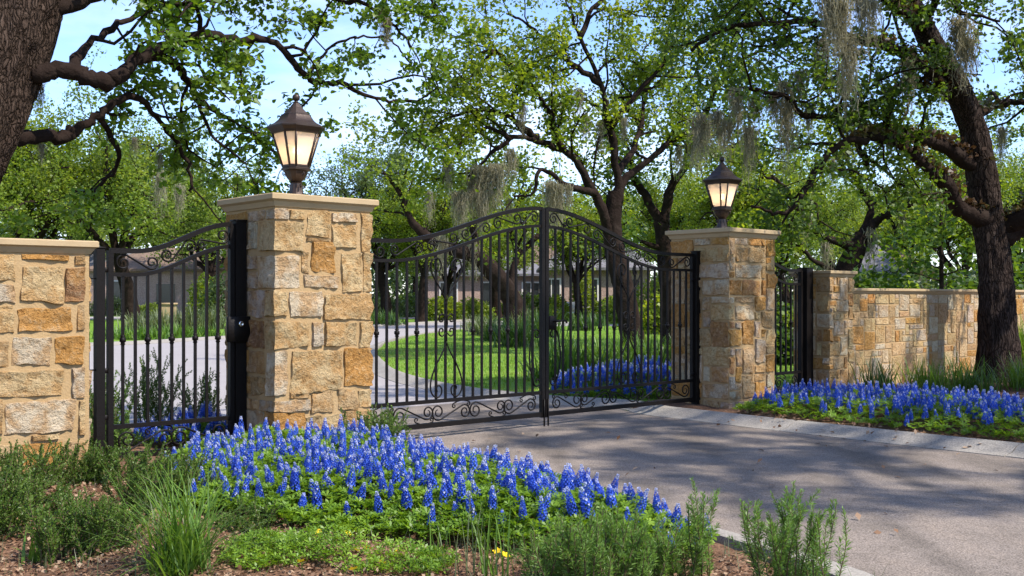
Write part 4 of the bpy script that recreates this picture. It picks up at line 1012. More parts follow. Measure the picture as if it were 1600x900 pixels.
t.limb([P(1255, 300, 15.0), P(1235, 350, 15.2), P(1215, 370, 15.4)], 0.03, 0.01, **dict(RK_, kids=1.5, kid_len=0.7))
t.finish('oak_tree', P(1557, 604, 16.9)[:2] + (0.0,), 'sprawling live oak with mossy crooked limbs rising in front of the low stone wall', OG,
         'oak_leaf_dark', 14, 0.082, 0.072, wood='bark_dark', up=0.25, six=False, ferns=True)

# ---- oak seen through the right half of the driveway gate
t = Tree(303)
t.trunk([P(995, 572, 25), P(986, 520, 25), P(974, 450, 25), P(962, 395, 25), P(957, 350, 25), P(962, 300, 25)], 0.27, 0.19, k=24, bark=0.03, flare=0.3)
MK = dict(kids=2.9, kid_len=1.7, twigs=6, twig_len=0.65, up=0.05, wig=0.32, tip_n=4, kid_r=0.04)
t.limb([P(955, 372, 25), P(940, 330, 24.8), P(915, 278, 24.6), P(880, 235, 24.3), P(840, 215, 24.0), P(800, 217, 23.7), P(770, 240, 23.5), P(735, 275, 23.3)], 0.15, 0.03, start=0.3, k=10, **MK)
t.limb([P(958, 340, 25), P(966, 270, 25), P(952, 200, 24.8), P(938, 130, 24.6), P(905, 60, 24.3), P(890, 10, 24)], 0.15, 0.03, start=0.3, k=10, **MK)
t.limb([P(962, 310, 25), P(985, 270, 25.3), P(1030, 235, 25.5), P(1075, 205, 25.6), P(1120, 190, 25.8)], 0.14, 0.03, start=0.3, k=8, **MK)
t.limb([P(930, 300, 24.7), P(885, 290, 24.3), P(845, 265, 24.0), P(832, 300, 23.8), P(800, 305, 23.6)], 0.10, 0.025, start=0.45, **dict(MK, kids=1.0))
t.limb([P(880, 235, 24.3), P(850, 160, 24.0), P(810, 110, 23.7), P(770, 80, 23.4), P(730, 90, 23)], 0.10, 0.02, start=0.25, **MK)
t.limb([P(952, 200, 24.8), P(1000, 140, 25), P(1050, 90, 25.2), P(1095, 40, 25.3)], 0.10, 0.02, start=0.25, **MK)
t.limb([P(840, 215, 24.0), P(790, 180, 23.6), P(740, 170, 23.2), P(690, 195, 22.8), P(662, 235, 22.6)], 0.08, 0.018, start=0.2, **MK)
t.limb([P(938, 130, 24.6), P(880, 90, 24.4), P(830, 40, 24.2), P(790, 20, 24)], 0.09, 0.02, start=0.2, **MK)
t.limb([P(905, 60, 24.3), P(940, 0, 24.6), P(1000, -40, 25), P(1060, -30, 25.4)], 0.08, 0.02, start=0.1, **MK)
t.limb([P(800, 217, 23.7), P(760, 200, 23.3), P(720, 225, 23.0), P(690, 290, 22.8)], 0.06, 0.015, start=0.2, **MK)
t.limb([P(770, 80, 23.4), P(735, 120, 23), P(700, 130, 22.8)], 0.05, 0.012, start=0.1, **MK)
t.limb([P(966, 270, 25), P(1000, 200, 26.5), P(1010, 120, 28), P(980, 60, 29)], 0.10, 0.02, start=0.3, **MK)
t.finish('oak_tree', P(995, 572, 25)[:2] + (0.0,), 'tall live oak with dark twisting limbs growing behind the bluebonnets inside the gate', OG,
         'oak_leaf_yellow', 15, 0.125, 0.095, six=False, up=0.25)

# ---- oak behind the far pillar
t = Tree(404)
t.trunk([P(1052, 548, 31), P(1046, 470, 31), P(1040, 400, 31), P(1034, 350, 31)], 0.28, 0.2, k=18, bark=0.03)
FK = dict(kids=2.6, kid_len=2.2, twigs=6, twig_len=0.9, up=0.05, wig=0.30, tip_n=4, kid_r=0.05)
t.limb([P(1036, 360, 31), P(1010, 310, 31), P(985, 270, 31), P(990, 220, 30.8)], 0.20, 0.05, **FK)
t.limb([P(1036, 350, 31), P(1050, 290, 31), P(1085, 250, 31), P(1130, 235, 30.5), P(1180, 200, 30)], 0.18, 0.04, **FK)
t.limb([P(1085, 250, 31), P(1095, 180, 31), P(1140, 110, 31), P(1150, 40, 31)], 0.14, 0.03, **FK)
t.limb([P(1038, 390, 31), P(1000, 375, 30.6), P(975, 350, 30.4), P(960, 370, 30.2)], 0.09, 0.03, start=0.7, **dict(FK, kids=0.5))
t.limb([P(1140, 110, 31), P(1190, 80, 30.8), P(1240, 100, 30.6)], 0.08, 0.02, **FK)
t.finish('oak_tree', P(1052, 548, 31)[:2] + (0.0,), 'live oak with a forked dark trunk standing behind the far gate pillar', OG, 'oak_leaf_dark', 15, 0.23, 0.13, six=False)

# ---- crooked oak behind the short pillar
t = Tree(505)
t.trunk([P(1322, 500, 30), P(1320, 440, 30), P(1332, 400, 30), P(1350, 370, 30)], 0.34, 0.26, k=16, bark=0.03)
t.limb([P(1350, 375, 30), P(1370, 345, 30), P(1410, 325, 29.6), P(1460, 310, 29.2), P(1500, 290, 29)], 0.17, 0.03, **FK)
t.limb([P(1340, 385, 30), P(1290, 370, 29.6), P(1255, 330, 29.2), P(1225, 290, 28.8), P(1190, 280, 28.5)], 0.18, 0.03, start=0.5, **FK)
t.limb([P(1345, 375, 30), P(1360, 320, 30.4), P(1330, 270, 30.6), P(1310, 215, 30.8)], 0.16, 0.03, **FK)
t.limb([P(1320, 440, 30), P(1290, 415, 29.5), P(1262, 400, 29.2), P(1240, 350, 29)], 0.12, 0.03, start=0.6, **dict(FK, kids=1.0))
t.limb([P(1360, 320, 30.4), P(1420, 270, 30.6), P(1470, 220, 30.8)], 0.10, 0.02, **FK)
t.finish('oak_tree', P(1322, 500, 30)[:2] + (0.0,), 'low crooked oak with spreading black limbs behind the short limestone pillar', OG, 'oak_leaf_yellow', 15, 0.23, 0.13, six=False)

# ---- leaning oak on the inner lawn
t = Tree(606)
t.trunk([P(808, 512, 50), P(800, 470, 50), P(778, 432, 49.5), P(745, 402, 49), P(705, 388, 48.5), P(665, 370, 48)], 0.50, 0.22, k=18, bark=0.05)
LK_ = dict(kids=1.7, kid_len=2.3, twigs=6, twig_len=1.5, up=0.05, wig=0.28, tip_n=4, kid_r=0.08)
t.limb([P(668, 372, 48), P(640, 340, 47.6), P(622, 300, 47.2), P(600, 270, 47)], 0.26, 0.06, **LK_)
t.limb([P(745, 402, 49), P(740, 350, 49), P(752, 300, 49), P(740, 250, 49)], 0.24, 0.05, **LK_)
t.limb([P(795, 460, 50), P(806, 400, 50.5), P(800, 340, 51), P(830, 290, 51)], 0.26, 0.07, **LK_)
t.limb([P(806, 400, 50.5), P(850, 360, 51), P(885, 320, 51)], 0.2, 0.05, **LK_)
t.finish('oak_tree', P(808, 512, 50)[:2] + (0.0,), 'old oak leaning far over on the inner lawn behind the driveway gate', OG, 'oak_leaf_yellow', 12, 0.38, 0.19, six=False)

# ---- small leafy tree behind the low wall
t = Tree(707)
t.trunk([P(1471, 520, 23), P(1471, 440, 23), P(1470, 370, 23), P(1471, 330, 23)], 0.055, 0.03, k=8, bark=0.004, flare=0.1)
for i in range(16):
    an = i * 2.4; z0 = 480 - i * 10
    q0 = P(1471, z0, 23); ln = (1.55 - 0.05 * i)
    t.limb([q0, (q0[0] + cos(an) * ln * 0.6, q0[1] + sin(an) * ln * 0.6, q0[2] + 0.20), (q0[0] + cos(an) * ln, q0[1] + sin(an) * ln, q0[2] + 0.22)], 0.018, 0.006,
           kids=3.2, kid_len=0.5, twigs=3, twig_len=0.3, up=0.0, wig=0.25, tip_n=4, kid_r=0.008, start=0.25)
t.finish('young_tree', P(1471, 520, 23)[:2] + (0.0,), 'small slender tree with a thin straight stem and layered leaves behind the low wall', None, 'oak_leaf_dark', 4, 0.09, 0.13)

# ---- background oaks: a few individuals copied about
def far_oak(seed, H, R, leaf, nl=9, size=0.155, n_per=14):
    t = Tree(seed); rng = t.rng
    lean = rng.uniform(-0.6, 0.6, 2)
    t.trunk([(0, 0, -0.1), (lean[0] * 0.3, lean[1] * 0.3, H * 0.14), (lean[0], lean[1], H * 0.28)], 0.42, 0.30, k=12, bark=0.03)
    for i in range(nl):
        an = i * 2.399 + rng.uniform(-0.3, 0.3); f = rng.uniform(0.45, 1.0); z = H * rng.uniform(0.42, 0.92); rr = R * f * (1.0 if z < H * 0.7 else 0.6)
        p0 = np.array([lean[0], lean[1], H * 0.27]); p3 = np.array([cos(an) * rr, sin(an) * rr, z])
        p1 = p0 + (p3 - p0) * 0.33 + np.array([0, 0, H * 0.06]) + rng.normal(0, 0.25, 3); p2 = p0 + (p3 - p0) * 0.68 + np.array([0, 0, H * 0.08]) + rng.normal(0, 0.35, 3)
        t.limb([p0, p1, p2, p3], 0.20, 0.04, kids=1.9, kid_len=R * 0.42, twigs=6, twig_len=R * 0.19, up=0.05, wig=0.3, tip_n=4, kid_r=0.06, start=0.3, k=6)
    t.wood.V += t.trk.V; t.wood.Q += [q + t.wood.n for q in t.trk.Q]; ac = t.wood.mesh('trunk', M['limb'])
    V, F = leaves(rng, np.vstack(t.tips), n_per, R * 0.040, size, 0.3, False)
    return ac, mesh_np('crown', V, F, M[leaf])
OAKS = [far_oak(900, 11.5, 6.5, 'far_leaf', 10), far_oak(901, 10, 6.0, 'oak_leaf_yellow', 9), far_oak(902, 12.5, 6.5, 'far_leaf_grey', 11), far_oak(903, 9, 5.0, 'far_leaf', 9), far_oak(904, 13, 6.0, 'oak_leaf_yellow', 11)]
BG = [  # px of the trunk, distance, kind, scale, turn, label
    (690, 70, 0, 0.72, 3.3, 'oak before the long pale brick wing, its trunk left of the leaning oak'),
    (775, 74, 3, 0.95, 1.7, 'slim oak before the long pale brick wing, right of the leaning oak'),
    (905, 66, 4, 0.62, 0.4, 'slim yellow-green oak in front of the slate roofed brick house'),
    (945, 86, 1, 0.85, 2.4, 'oak rising beside the chimney of the slate roofed brick house'),
    (205, 66, 0, 1.18, 0.3, 'light green oak with a dark trunk seen through the near pedestrian gate'),
    (40, 66, 1, 1.30, 1.0, 'pale oak rising behind the near stone wall'),
    (330, 84, 3, 1.35, 2.2, 'small pale oak beyond the brick house, next to the near pillar'),
    (605, 66, 2, 0.86, 0.5, 'grey-green oak whose straight trunk shows just past the near pillar'),
    (658, 62, 4, 0.72, 3.1, 'oak with a thick dark trunk on the far lawn, second from the near pillar'),
    (700, 92, 0, 0.85, 4.0, 'distant oak between the leaning oak and the grey-green oak'),
    (545, 112, 2, 0.72, 1.9, 'distant grey-green oak hidden partly by the near pillar'),
    (870, 98, 1, 1.0, 5.0, 'yellow-green oak behind the roof of the brick house'),
    (960, 110, 3, 1.2, 0.9, 'distant oak behind the dark limbs of the tall oak'),
    (1060, 64, 1, 0.85, 1.4, 'yellow-green oak glowing behind the far gate pillar'),
    (1150, 54, 4, 0.75, 2.0, 'yellow-green oak behind the dark lantern'),
    (1230, 70, 0, 0.9, 4.4, 'bright oak beyond the far pedestrian gate'),
    (1300, 90, 1, 1.1, 0.2, 'bright oak behind the slate roofed house'),
    (1430, 74, 4, 0.80, 2.7, 'yellow-green oak above the young tree'),
    (1500, 55, 1, 0.80, 3.6, 'yellow-green oak seen between the limbs of the sprawling oak'),
    (1610, 60, 0, 0.9, 5.2, 'light oak beside the trunk of the sprawling oak'),
    (-90, 58, 0, 1.15, 2.0, 'light oak behind the massive leaning trunk'),
    (130, 100, 3, 1.7, 0.0, 'distant oak over the near wall'),
    (260, 105, 4, 1.15, 1.2, 'tall distant oak above the pedestrian gate'),
    (440, 120, 3, 0.85, 2.5, 'distant oak hidden behind the near pillar'),
    (1380, 120, 2, 1.1, 1.1, 'distant grey-green oak above the low wall'),
    (1700, 80, 2, 1.0, 0.4, 'grey-green oak at the end of the low wall'),
    (780, 130, 2, 1.0, 3.9, 'distant grey-green oak closing the view through the gate'),
    (1030, 125, 0, 1.3, 2.9, 'distant light oak right of the brick house'),
    (650, 138, 4, 0.9, 5.9, 'distant yellow-green oak left of the brick house'),
    (20, 140, 4, 1.0, 5.0, 'tall distant oak behind the pale oak'),
    (1180, 115, 2, 1.0, 0.7, 'distant oak behind the oak at the dark lantern'),
]
for px, Y, k, sc_, rz, lab in BG:
    x = (px - 800) / FOC * Y
    r = tag(empty('oak_tree', (x, Y, 0), rz), lab, 'tree', 'background oaks'); r.scale = (sc_,) * 3
    for nm, me in zip(('trunk', 'crown'), OAKS[k]): link_mesh(nm, me, r)

# ---- moss hanging in the oaks
ML = {'R': ('hanging from the sprawling oak by the low wall', 'moss on the sprawling oak'), 'M': ('hanging from the tall oak inside the gate', 'moss on the tall oak'),
      'L': ('hanging from the great oak at the near wall', 'moss on the great oak'), 'F': ('trailing from the oaks beyond the gates', 'moss in the far oaks')}
ORD = 'first second third fourth fifth sixth seventh eighth ninth tenth eleventh twelfth thirteenth fourteenth fifteenth sixteenth seventeenth eighteenth nineteenth twentieth twenty-first twenty-second twenty-third twenty-fourth twenty-fifth'.split()
MOSSES = [
    (1312, 8, 12.2, 0.62, 'R', 1, 1.0), (1325, 60, 12.4, 0.95, 'R', 0, 0.9), (1360, 0, 12.4, 0.70, 'R', 2, 1.0), (1300, -20, 12.1, 0.8, 'R', 1, 0.9), (1345, -10, 12.6, 0.5, 'R', 3, 0.9), (1500, 30, 14.6, 0.95, 'R', 0, 1.1), (1512, 60, 14.6, 0.8, 'R', 2, 1.0),
    (1418, 95, 15.8, 0.95, 'R', 2, 0.8), (1225, 130, 15.0, 0.75, 'R', 2, 1.0), (1205, 145, 15.0, 0.55, 'R', 0, 1.0), (1180, 150, 14.9, 0.6, 'R', 2, 1.0), (1228, 165, 15.2, 1.15, 'R', 2, 0.8), (1150, 140, 14.7, 0.7, 'R', 0, 1.0),
    (1120, 175, 14.6, 0.65, 'R', 2, 1.0), (1095, 180, 14.4, 0.8, 'R', 0, 0.9), (1135, 190, 14.8, 0.7, 'R', 2, 0.9), (1325, 180, 15.6, 0.9, 'R', 2, 0.9), (1390, 210, 15.6, 0.5, 'R', 2, 0.9), (1170, 200, 15.0, 0.9, 'R', 2, 0.8), (1265, 160, 15.3, 0.6, 'R', 0, 0.8),
    (1470, 120, 16.4, 0.6, 'R', 2, 0.9), (1565, 200, 17.3, 0.8, 'R', 2, 0.7), (1285, 60, 14.9, 0.7, 'R', 2, 1.0), (1250, 110, 15, 0.5, 'R', 3, 0.8),
    (745, 262, 23.3, 1.25, 'M', 1, 0.7), (760, 262, 23.4, 1.45, 'M', 0, 0.8), (775, 258, 23.4, 1.2, 'M', 1, 0.7), (798, 235, 23.7, 1.0, 'M', 2, 0.9), (735, 280, 23.2, 0.9, 'M', 0, 0.7), (815, 160, 23.6, 0.9, 'M', 2, 0.8), (720, 300, 23.1, 1.1, 'M', 1, 0.7), (752, 300, 23.3, 1.0, 'M', 3, 0.6), (700, 250, 22.8, 0.8, 'M', 0, 0.8), (870, 310, 24.2, 0.8, 'M', 1, 0.7), (795, 310, 23.6, 0.7, 'M', 2, 0.8), (905, 140, 24.4, 0.8, 'M', 2, 0.8),
    (862, 285, 24.0, 1.15, 'M', 1, 0.7), (875, 290, 24.1, 0.9, 'M', 0, 0.8), (888, 290, 24.2, 0.8, 'M', 2, 0.8), (938, 190, 24.7, 0.8, 'M', 0, 0.8), (915, 180, 24.4, 0.8, 'M', 2, 0.8), (975, 185, 24.9, 0.7, 'M', 0, 0.8), (850, 60, 24, 0.6, 'M', 2, 0.8), (1085, 205, 25.6, 1.1, 'M', 0, 0.8), (1060, 230, 25.5, 0.8, 'M', 2, 0.8), (1105, 195, 25.7, 0.9, 'M', 2, 0.8),
    (600, 10, 11.4, 0.45, 'L', 2, 1.0), (606, 30, 11.4, 0.35, 'L', 0, 0.8), (65, 225, 9.5, 0.20, 'L', 0, 1.0), (210, 215, 10.2, 0.22, 'L', 2, 1.0), (62, 130, 9.3, 0.3, 'L', 2, 1.0), (250, 240, 10.5, 0.2, 'L', 2, 1.0),
    (1360, 360, 29.8, 1.4, 'F', 2, 0.8), (1290, 380, 29.5, 1.2, 'F', 2, 0.8), (1260, 330, 29, 1.0, 'F', 2, 0.8), (1410, 330, 29.5, 1.0, 'F', 2, 0.9), (1300, 250, 30, 1.0, 'F', 2, 0.9), (690, 370, 48, 1.8, 'F', 0, 0.9), (740, 380, 48.8, 1.8, 'F', 0, 0.9), (250, 270, 58, 2.6, 'F', 2, 0.8), (280, 290, 60, 2.2, 'F', 2, 0.8), (670, 300, 58, 2.0, 'F', 2, 0.8)]
for px, py, Y, ln, k, v, wd in MOSSES:
    rank = sorted(m[0] + m[1] * 1e-4 for m in MOSSES if m[4] == k).index(px + py * 1e-4)
    moss(px, py, Y, ln, '%s moss %s, %s clump from the left' % (('bushy', 'broad', 'thin', 'wide')[v], ML[k][0], ORD[rank]), ML[k][1], v, wd)

# ================================================================== PLANTS
def inpoly(x, y, poly):
    x, y = np.asarray(x), np.asarray(y); ins = np.zeros(x.shape, bool); n = len(poly)
    for i in range(n):
        x0, y0 = poly[i][:2]; x1, y1 = poly[(i + 1) % n][:2]
        c = ((y0 > y) != (y1 > y)) & (x < (x1 - x0) * (y - y0) / ((y1 - y0) + 1e-12) + x0); ins ^= c
    return ins
def edge_dist(x, y, poly, closed=True):
    d = np.full(np.shape(x), 1e9); n = len(poly)
    for i in range(n if closed else n - 1):
        a = np.array(poly[i][:2]); b = np.array(poly[(i + 1) % n][:2]); ab = b - a
        t = np.clip(((x - a[0]) * ab[0] + (y - a[1]) * ab[1]) / (ab @ ab + 1e-12), 0, 1)
        d = np.minimum(d, np.hypot(x - a[0] - t * ab[0], y - a[1] - t * ab[1]))
    return d
def scatter(rng, poly, n):
    p = np.array([q[:2] for q in poly]); lo, hi = p.min(0), p.max(0); out = np.empty((0, 2))
    while len(out) < n:
        c = rng.uniform(lo, hi, (n * 3, 2)); out = np.vstack([out, c[inpoly(c[:, 0], c[:, 1], poly)]])
    return out[:n]

def palmate(rng, C, size, k=6, tilt=0.45):
    """fans of leaflets on the points C"""
    n = len(C); nr = rng.normal(0, tilt, (n, 3)); nr[:, 2] = 1; nr = nrmz(nr)
    ax = nrmz(np.cross(nr, rng.normal(0, 1, (n, 3)))); ay = np.cross(nr, ax)
    a = np.arange(k) * 2 * pi / k
    d = ax[:, None] * np.cos(a)[None, :, None] + ay[:, None] * np.sin(a)[None, :, None]
    L = (size * rng.uniform(0.7, 1.25, n))[:, None, None]
    d = nrmz(d + nr[:, None] * rng.uniform(0.05, 0.5, (n, 1, 1)))
    s = np.cross(d, nr[:, None]); c = C[:, None]; w = 0.22
    V = np.stack([c + d * L * 0.02, c + d * L * 0.6 + s * L * w + nr[:, None] * L * 0.05, c + d * L, c + d * L * 0.6 - s * L * w + nr[:, None] * L * 0.05], 2).reshape(-1, 3)
    F = np.arange(n * k)[:, None] * 4 + np.array([[0, 1, 2, 3]])
    return V, F

def blade_mesh(rng, base, L, w, lean, curve, K=6):
    """arching grass blades; returns V, F"""
    n = len(base); a = rng.uniform(0, 2 * pi, n); out = np.stack([np.cos(a), np.sin(a), 0 * a], -1)
    side = np.stack([-np.sin(a), np.cos(a), 0 * a], -1)
    t = np.linspace(0, 1, K)
    th0 = np.abs(rng.normal(0, lean, n)); th1 = th0 + np.abs(rng.normal(curve, curve * 0.4, n))
    th = th0[:, None] + (th1 - th0)[:, None] * t[None] ** 1.5
    ln = L * rng.uniform(0.5, 1.15, n)
    h = np.concatenate([np.zeros((n, 1)), np.cumsum(np.sin(th[:, :-1]), 1)], 1) * (ln / (K - 1))[:, None]
    z = np.concatenate([np.zeros((n, 1)), np.cumsum(np.cos(th[:, :-1]), 1)], 1) * (ln / (K - 1))[:, None]
    c = base[:, None] + out[:, None] * h[..., None]; c[..., 2] += z
    wd = (w * rng.uniform(0.6, 1.2, n))[:, None] * (1 - t[None] ** 2.2) + 0.0004
    V = np.stack([c - side[:, None] * wd[..., None], c + side[:, None] * wd[..., None]], 2).reshape(-1, 3)
    b = (np.arange(n)[:, None] * K * 2 + np.arange(K - 1)[None] * 2).ravel()
    return V, np.stack([b, b + 1, b + 3, b + 2], -1)

def tuft(name, loc, n, L, w, lean, curve, mat, label, cat, group=None, r=0.06, seed=1, K=6):
    rng = np.random.default_rng(seed)
    base = rng.normal(0, r, (n, 3)); base[:, 2] = -0.02
    V, F = blade_mesh(rng, base, L, w, lean, curve, K)
    o = obj_np(name, V, F, M[mat]); o.location = loc
    return tag(o, label, cat, group)

def needles(rng, path, n, L, w, up=0.6, start=0.1):
    t = start + (1 - start) * (np.arange(n) + rng.random(n)) / n; i = np.clip((t * (len(path) - 1)).astype(int), 0, len(path) - 2)
    f = (t * (len(path) - 1) - i)[:, None]; c = path[i] * (1 - f) + path[i + 1] * f
    tg = nrmz(path[i + 1] - path[i]); r = rng.normal(0, 1, (n, 3)); r = nrmz(r - tg * np.sum(r * tg, 1, keepdims=True))
    d = nrmz(r + tg * (up + 0.9 * t[:, None] ** 3)); ln = (L * rng.uniform(0.65, 1.2, n) * (1 - 0.45 * t ** 4))[:, None]
    s = nrmz(np.cross(d, rng.normal(0, 1, (n, 3))))
    V = np.stack([c, c + d * ln * 0.5 + s * w, c + d * ln, c + d * ln * 0.5 - s * w], 1).reshape(-1, 3)
    return V, np.arange(n)[:, None] * 4 + np.array([[0, 1, 2, 3]])

def rosemary(loc, H, R, n, label, seed, mat='rosemary', dens=460, nl=0.036, nw=0.0024, lean=0.35, side=0, group='rosemary bushes', name='rosemary_bush', wig=0.10, cat='shrub', stemr=0.004, lo=0.6):
    rng = np.random.default_rng(seed); root = tag(empty(name, loc), label, cat, group)
    st = Acc(); VV, FF, off = [], [], 0
    def run(p):
        nonlocal off
        V, F = needles(rng, p, max(8, int(dens * np.linalg.norm(p[-1] - p[0]))), nl, nw); VV.append(V); FF.append(F + off); off += len(V)
    for i in range(n):
        a = rng.uniform(0, 2 * pi); rr = R * sqrt(rng.random()) * 0.55
        d = np.array([cos(a) * abs(rng.normal(0, lean)), sin(a) * abs(rng.normal(0, lean)), 1.0])
        p = walk(rng, (rr * cos(a), rr * sin(a), -0.03), nrmz(d), H * rng.uniform(lo, 1.05), 8, wig, 0.06)
        st.tube(p, np.linspace(stemr, stemr * 0.35, len(p)), 4, caps=False); run(p)
        for k in range(side):
            j = rng.integers(2, 7); q = walk(rng, p[j], nrmz(nrmz(p[j + 1] - p[j]) + rng.normal(0, 0.55, 3)), H * rng.uniform(0.15, 0.38), 5, wig * 1.2, 0.10)
            st.tube(q, np.linspace(stemr * 0.6, stemr * 0.25, 6), 3, caps=False); run(q)
    st.build('stem', M['twig'], root)
    obj_np('leaf_needles', np.vstack(VV), np.vstack(FF), M[mat], root)
    return root

# ---- bluebonnets
def spike_mesh(seed, L=0.135, R=0.027):
    rng = np.random.default_rng(seed); V, F, mi, off = [], [], [], 0
    rows = 13
    for i in range(rows):
        t = i / (rows - 1); k = 7 if t < 0.75 else 5
        r = R * (0.95 - 0.72 * t ** 1.4); z = L * t
        for j in range(k):
            a = 2 * pi * (j + 0.5 * (i % 2)) / k + rng.uniform(-0.2, 0.2)
            o = np.array([cos(a), sin(a), 0]); s = np.array([-sin(a), cos(a), 0]); up = np.array([0, 0, 1.0])
            sz = 0.0140 * (1.05 - 0.5 * t) * rng.uniform(0.85, 1.2)
            c = o * r * 0.30 + up * z
            tip = c + o * r * 0.8 + up * sz * rng.uniform(-0.15, 0.5)
            m = c + o * r * 0.62
            V += [c, m + s * sz * 0.62 + up * sz * 0.25, tip + up * sz * 0.55, m - s * sz * 0.62 + up * sz * 0.25, m - up * sz * 0.75 + o * sz * 0.2]
            F += [(off, off + 1, off + 2, off + 3), (off, off + 3, off + 4, off + 1)]
            w = 1 if (t > 0.86 or (rng.random() < 0.09)) else 0
            mi += [w, w]; off += 5
    return mesh_np('flower_spike', np.array(V), np.array(F), [M['petal'], M['petal_white']], mi)
def stem_mesh(seed, H):
    rng = np.random.default_rng(seed); a = Acc(); a.tube(walk(rng, (0, 0, -H), (0, 0, 1), H * 1.05, 4, 0.04, 0.05), 0.0028, 4)
    return a.mesh('stem', M['stem'])
SPK = [spike_mesh(40 + i, L, R) for i, (L, R) in enumerate([(0.128, 0.031), (0.105, 0.030), (0.145, 0.031), (0.082, 0.028), (0.115, 0.033)])]
STM = [stem_mesh(60 + i, 0.26) for i in range(3)]

near_bed = [(-2.62, 8.1), (-2.40, 7.20), (-1.95, 6.50), (-1.25, 6.05), (-0.5, 5.75), (0.2, 5.52), (0.75, 5.45), (1.08, 5.75)] + \
    [W(lk(d) - 0.42, d)[:2] for d in (4.2, 3.4, 2.6, 1.8, 1.1, 0.60)] + [W(-0.35, 0.54)[:2], W(-0.95, 0.56)[:2], W(-1.25, 0.42)[:2]]
front_line = near_bed[:8]
far_bed = [W(4.86, 0.85)[:2], W(6.2, 0.72)[:2], W(6.75, 0.72)[:2], W(7.05, 2.0)[:2], W(7.3, 4.2)[:2], W(7.5, 7.0)[:2], W(4.55, 7.0)[:2], W(4.50, 4.5)[:2], W(4.58, 3.0)[:2], W(4.70, 1.7)[:2]]
back_bed = [(0.50, 14.75), (0.85, 14.5), (1.4, 14.35), (2.0, 14.3), (2.45, 14.55), (3.2, 15.3), (3.1, 16.6), (2.3, 16.8), (1.4, 16.6), (0.7, 15.6)]
gate_bed = [W(-1.0, -0.2)[:2], W(-1.6, -0.2)[:2], W(-1.6, -0.9)[:2], W(-1.2, -1.2)[:2], W(-0.6, -1.1)[:2], W(-0.7, -0.5)[:2]]
def mound(x, y, poly, h, edge=0.35, sd=3):
    e = edge_dist(x, y, poly); return h * (0.35 + 0.65 * np.clip(e / edge, 0, 1)) * (1 + 0.22 * vnoise(np.stack([x * 2.6, y * 2.6, 0 * x], -1), sd))
def carpet(poly, n, size, h, zf, seed, k=6):
    rng = np.random.default_rng(seed); p = scatter(rng, poly, n); x, y = p[:, 0], p[:, 1]
    H = mound(x, y, poly, h); z = zf(x, y) + H * (0.25 + 0.75 * rng.random(n) ** 0.45)
    V, F = palmate(rng, np.stack([x, y, z], -1), size, k)
    o = obj_np('bluebonnet_leaves', V, F, M['lupin_leaf']); tag(o, kind='stuff'); return o
zf2 = lambda x, y: 0.05 + 0 * x
for poly, n, sz, h, zf, sd in ((near_bed, 16500, 0.037, 0.235, near_z, 1), (far_bed, 9500, 0.042, 0.23, zf2, 2), (back_bed, 3000, 0.055, 0.30, zf2, 3), (gate_bed, 900, 0.042, 0.26, near_z, 4)):
    o = carpet(poly, n, sz, h, zf, sd)
    o['label'] = ['', 'green hand-shaped leaves carpeting the near bluebonnet bed', 'dark green leaves under the bluebonnets beside the far kerb', 'leaves under the bluebonnets inside the driveway gate', 'leaves under the bluebonnets behind the pedestrian gate'][sd]
def spread(rng, poly, n, mind, keep=None):
    out = []
    c = scatter(rng, poly, n * 30)
    if keep is not None: c = c[keep(c, rng)]
    for p in c:
        if all((p[0] - q[0]) ** 2 + (p[1] - q[1]) ** 2 > mind * mind for q in out):
            out.append(p)
            if len(out) >= n: break
    return np.array(out)
rng = np.random.default_rng(77)
def kp(c, r):
    e = edge_dist(c[:, 0], c[:, 1], front_line[:7], False); return r.random(len(c)) < np.clip((e - 0.10) / 0.28, 0.05, 1)
fl = spread(rng, near_bed, 640, 0.070, kp); fl = fl[np.argsort(fl[:, 1])]; back_fl = fl[300:]; fl = fl[:300]      # the 300 nearest stand alone
D_ = (fl - ORG) @ MV; S_ = (fl - ORG) @ U
Hm = mound(fl[:, 0], fl[:, 1], near_bed, 0.225)
for i, (x, y) in enumerate(fl):
    e = edge_dist(np.array([x]), np.array([y]), front_line, False)[0]
    if D_[i] < 1.25: lab, g = 'blue lupin spike with a pale tip at the foot of the near pillar', 'bluebonnets at the near pillar foot'
    elif lk(D_[i]) - S_[i] < 0.95: lab, g = 'blue lupin spike with a pale tip along the driveway edge of the near bed', 'bluebonnets along the driveway edge'
    elif e < 0.55: lab, g = 'blue lupin spike standing alone over the leafy front margin of the near bed', 'bluebonnets on the leafy front margin'
    elif x < -1.45: lab, g = 'blue lupin spike with a pale tip at the pedestrian gate end of the near bed', 'bluebonnets at the pedestrian gate end'
    else: lab, g = 'blue lupin spike with a pale tip in the crowded middle of the near bed', 'bluebonnets in the middle of the near bed'
    k = int(rng.integers(0, 5)); sc_ = rng.uniform(0.70, 1.22)
    z = float(near_z(x, y)) + Hm[i] * rng.uniform(0.62, 1.0) + 0.0
    r = link_mesh('bluebonnet', SPK[k]); r.location = (x, y, z); r.scale = (sc_ * 1.02, sc_ * 1.02, sc_)
    r.rotation_euler = (rng.normal(0, 0.19), rng.normal(0, 0.19), rng.uniform(0, 6.28))
    tag(r, lab, 'flower', g)
    link_mesh('stem', STM[k % 3], r)
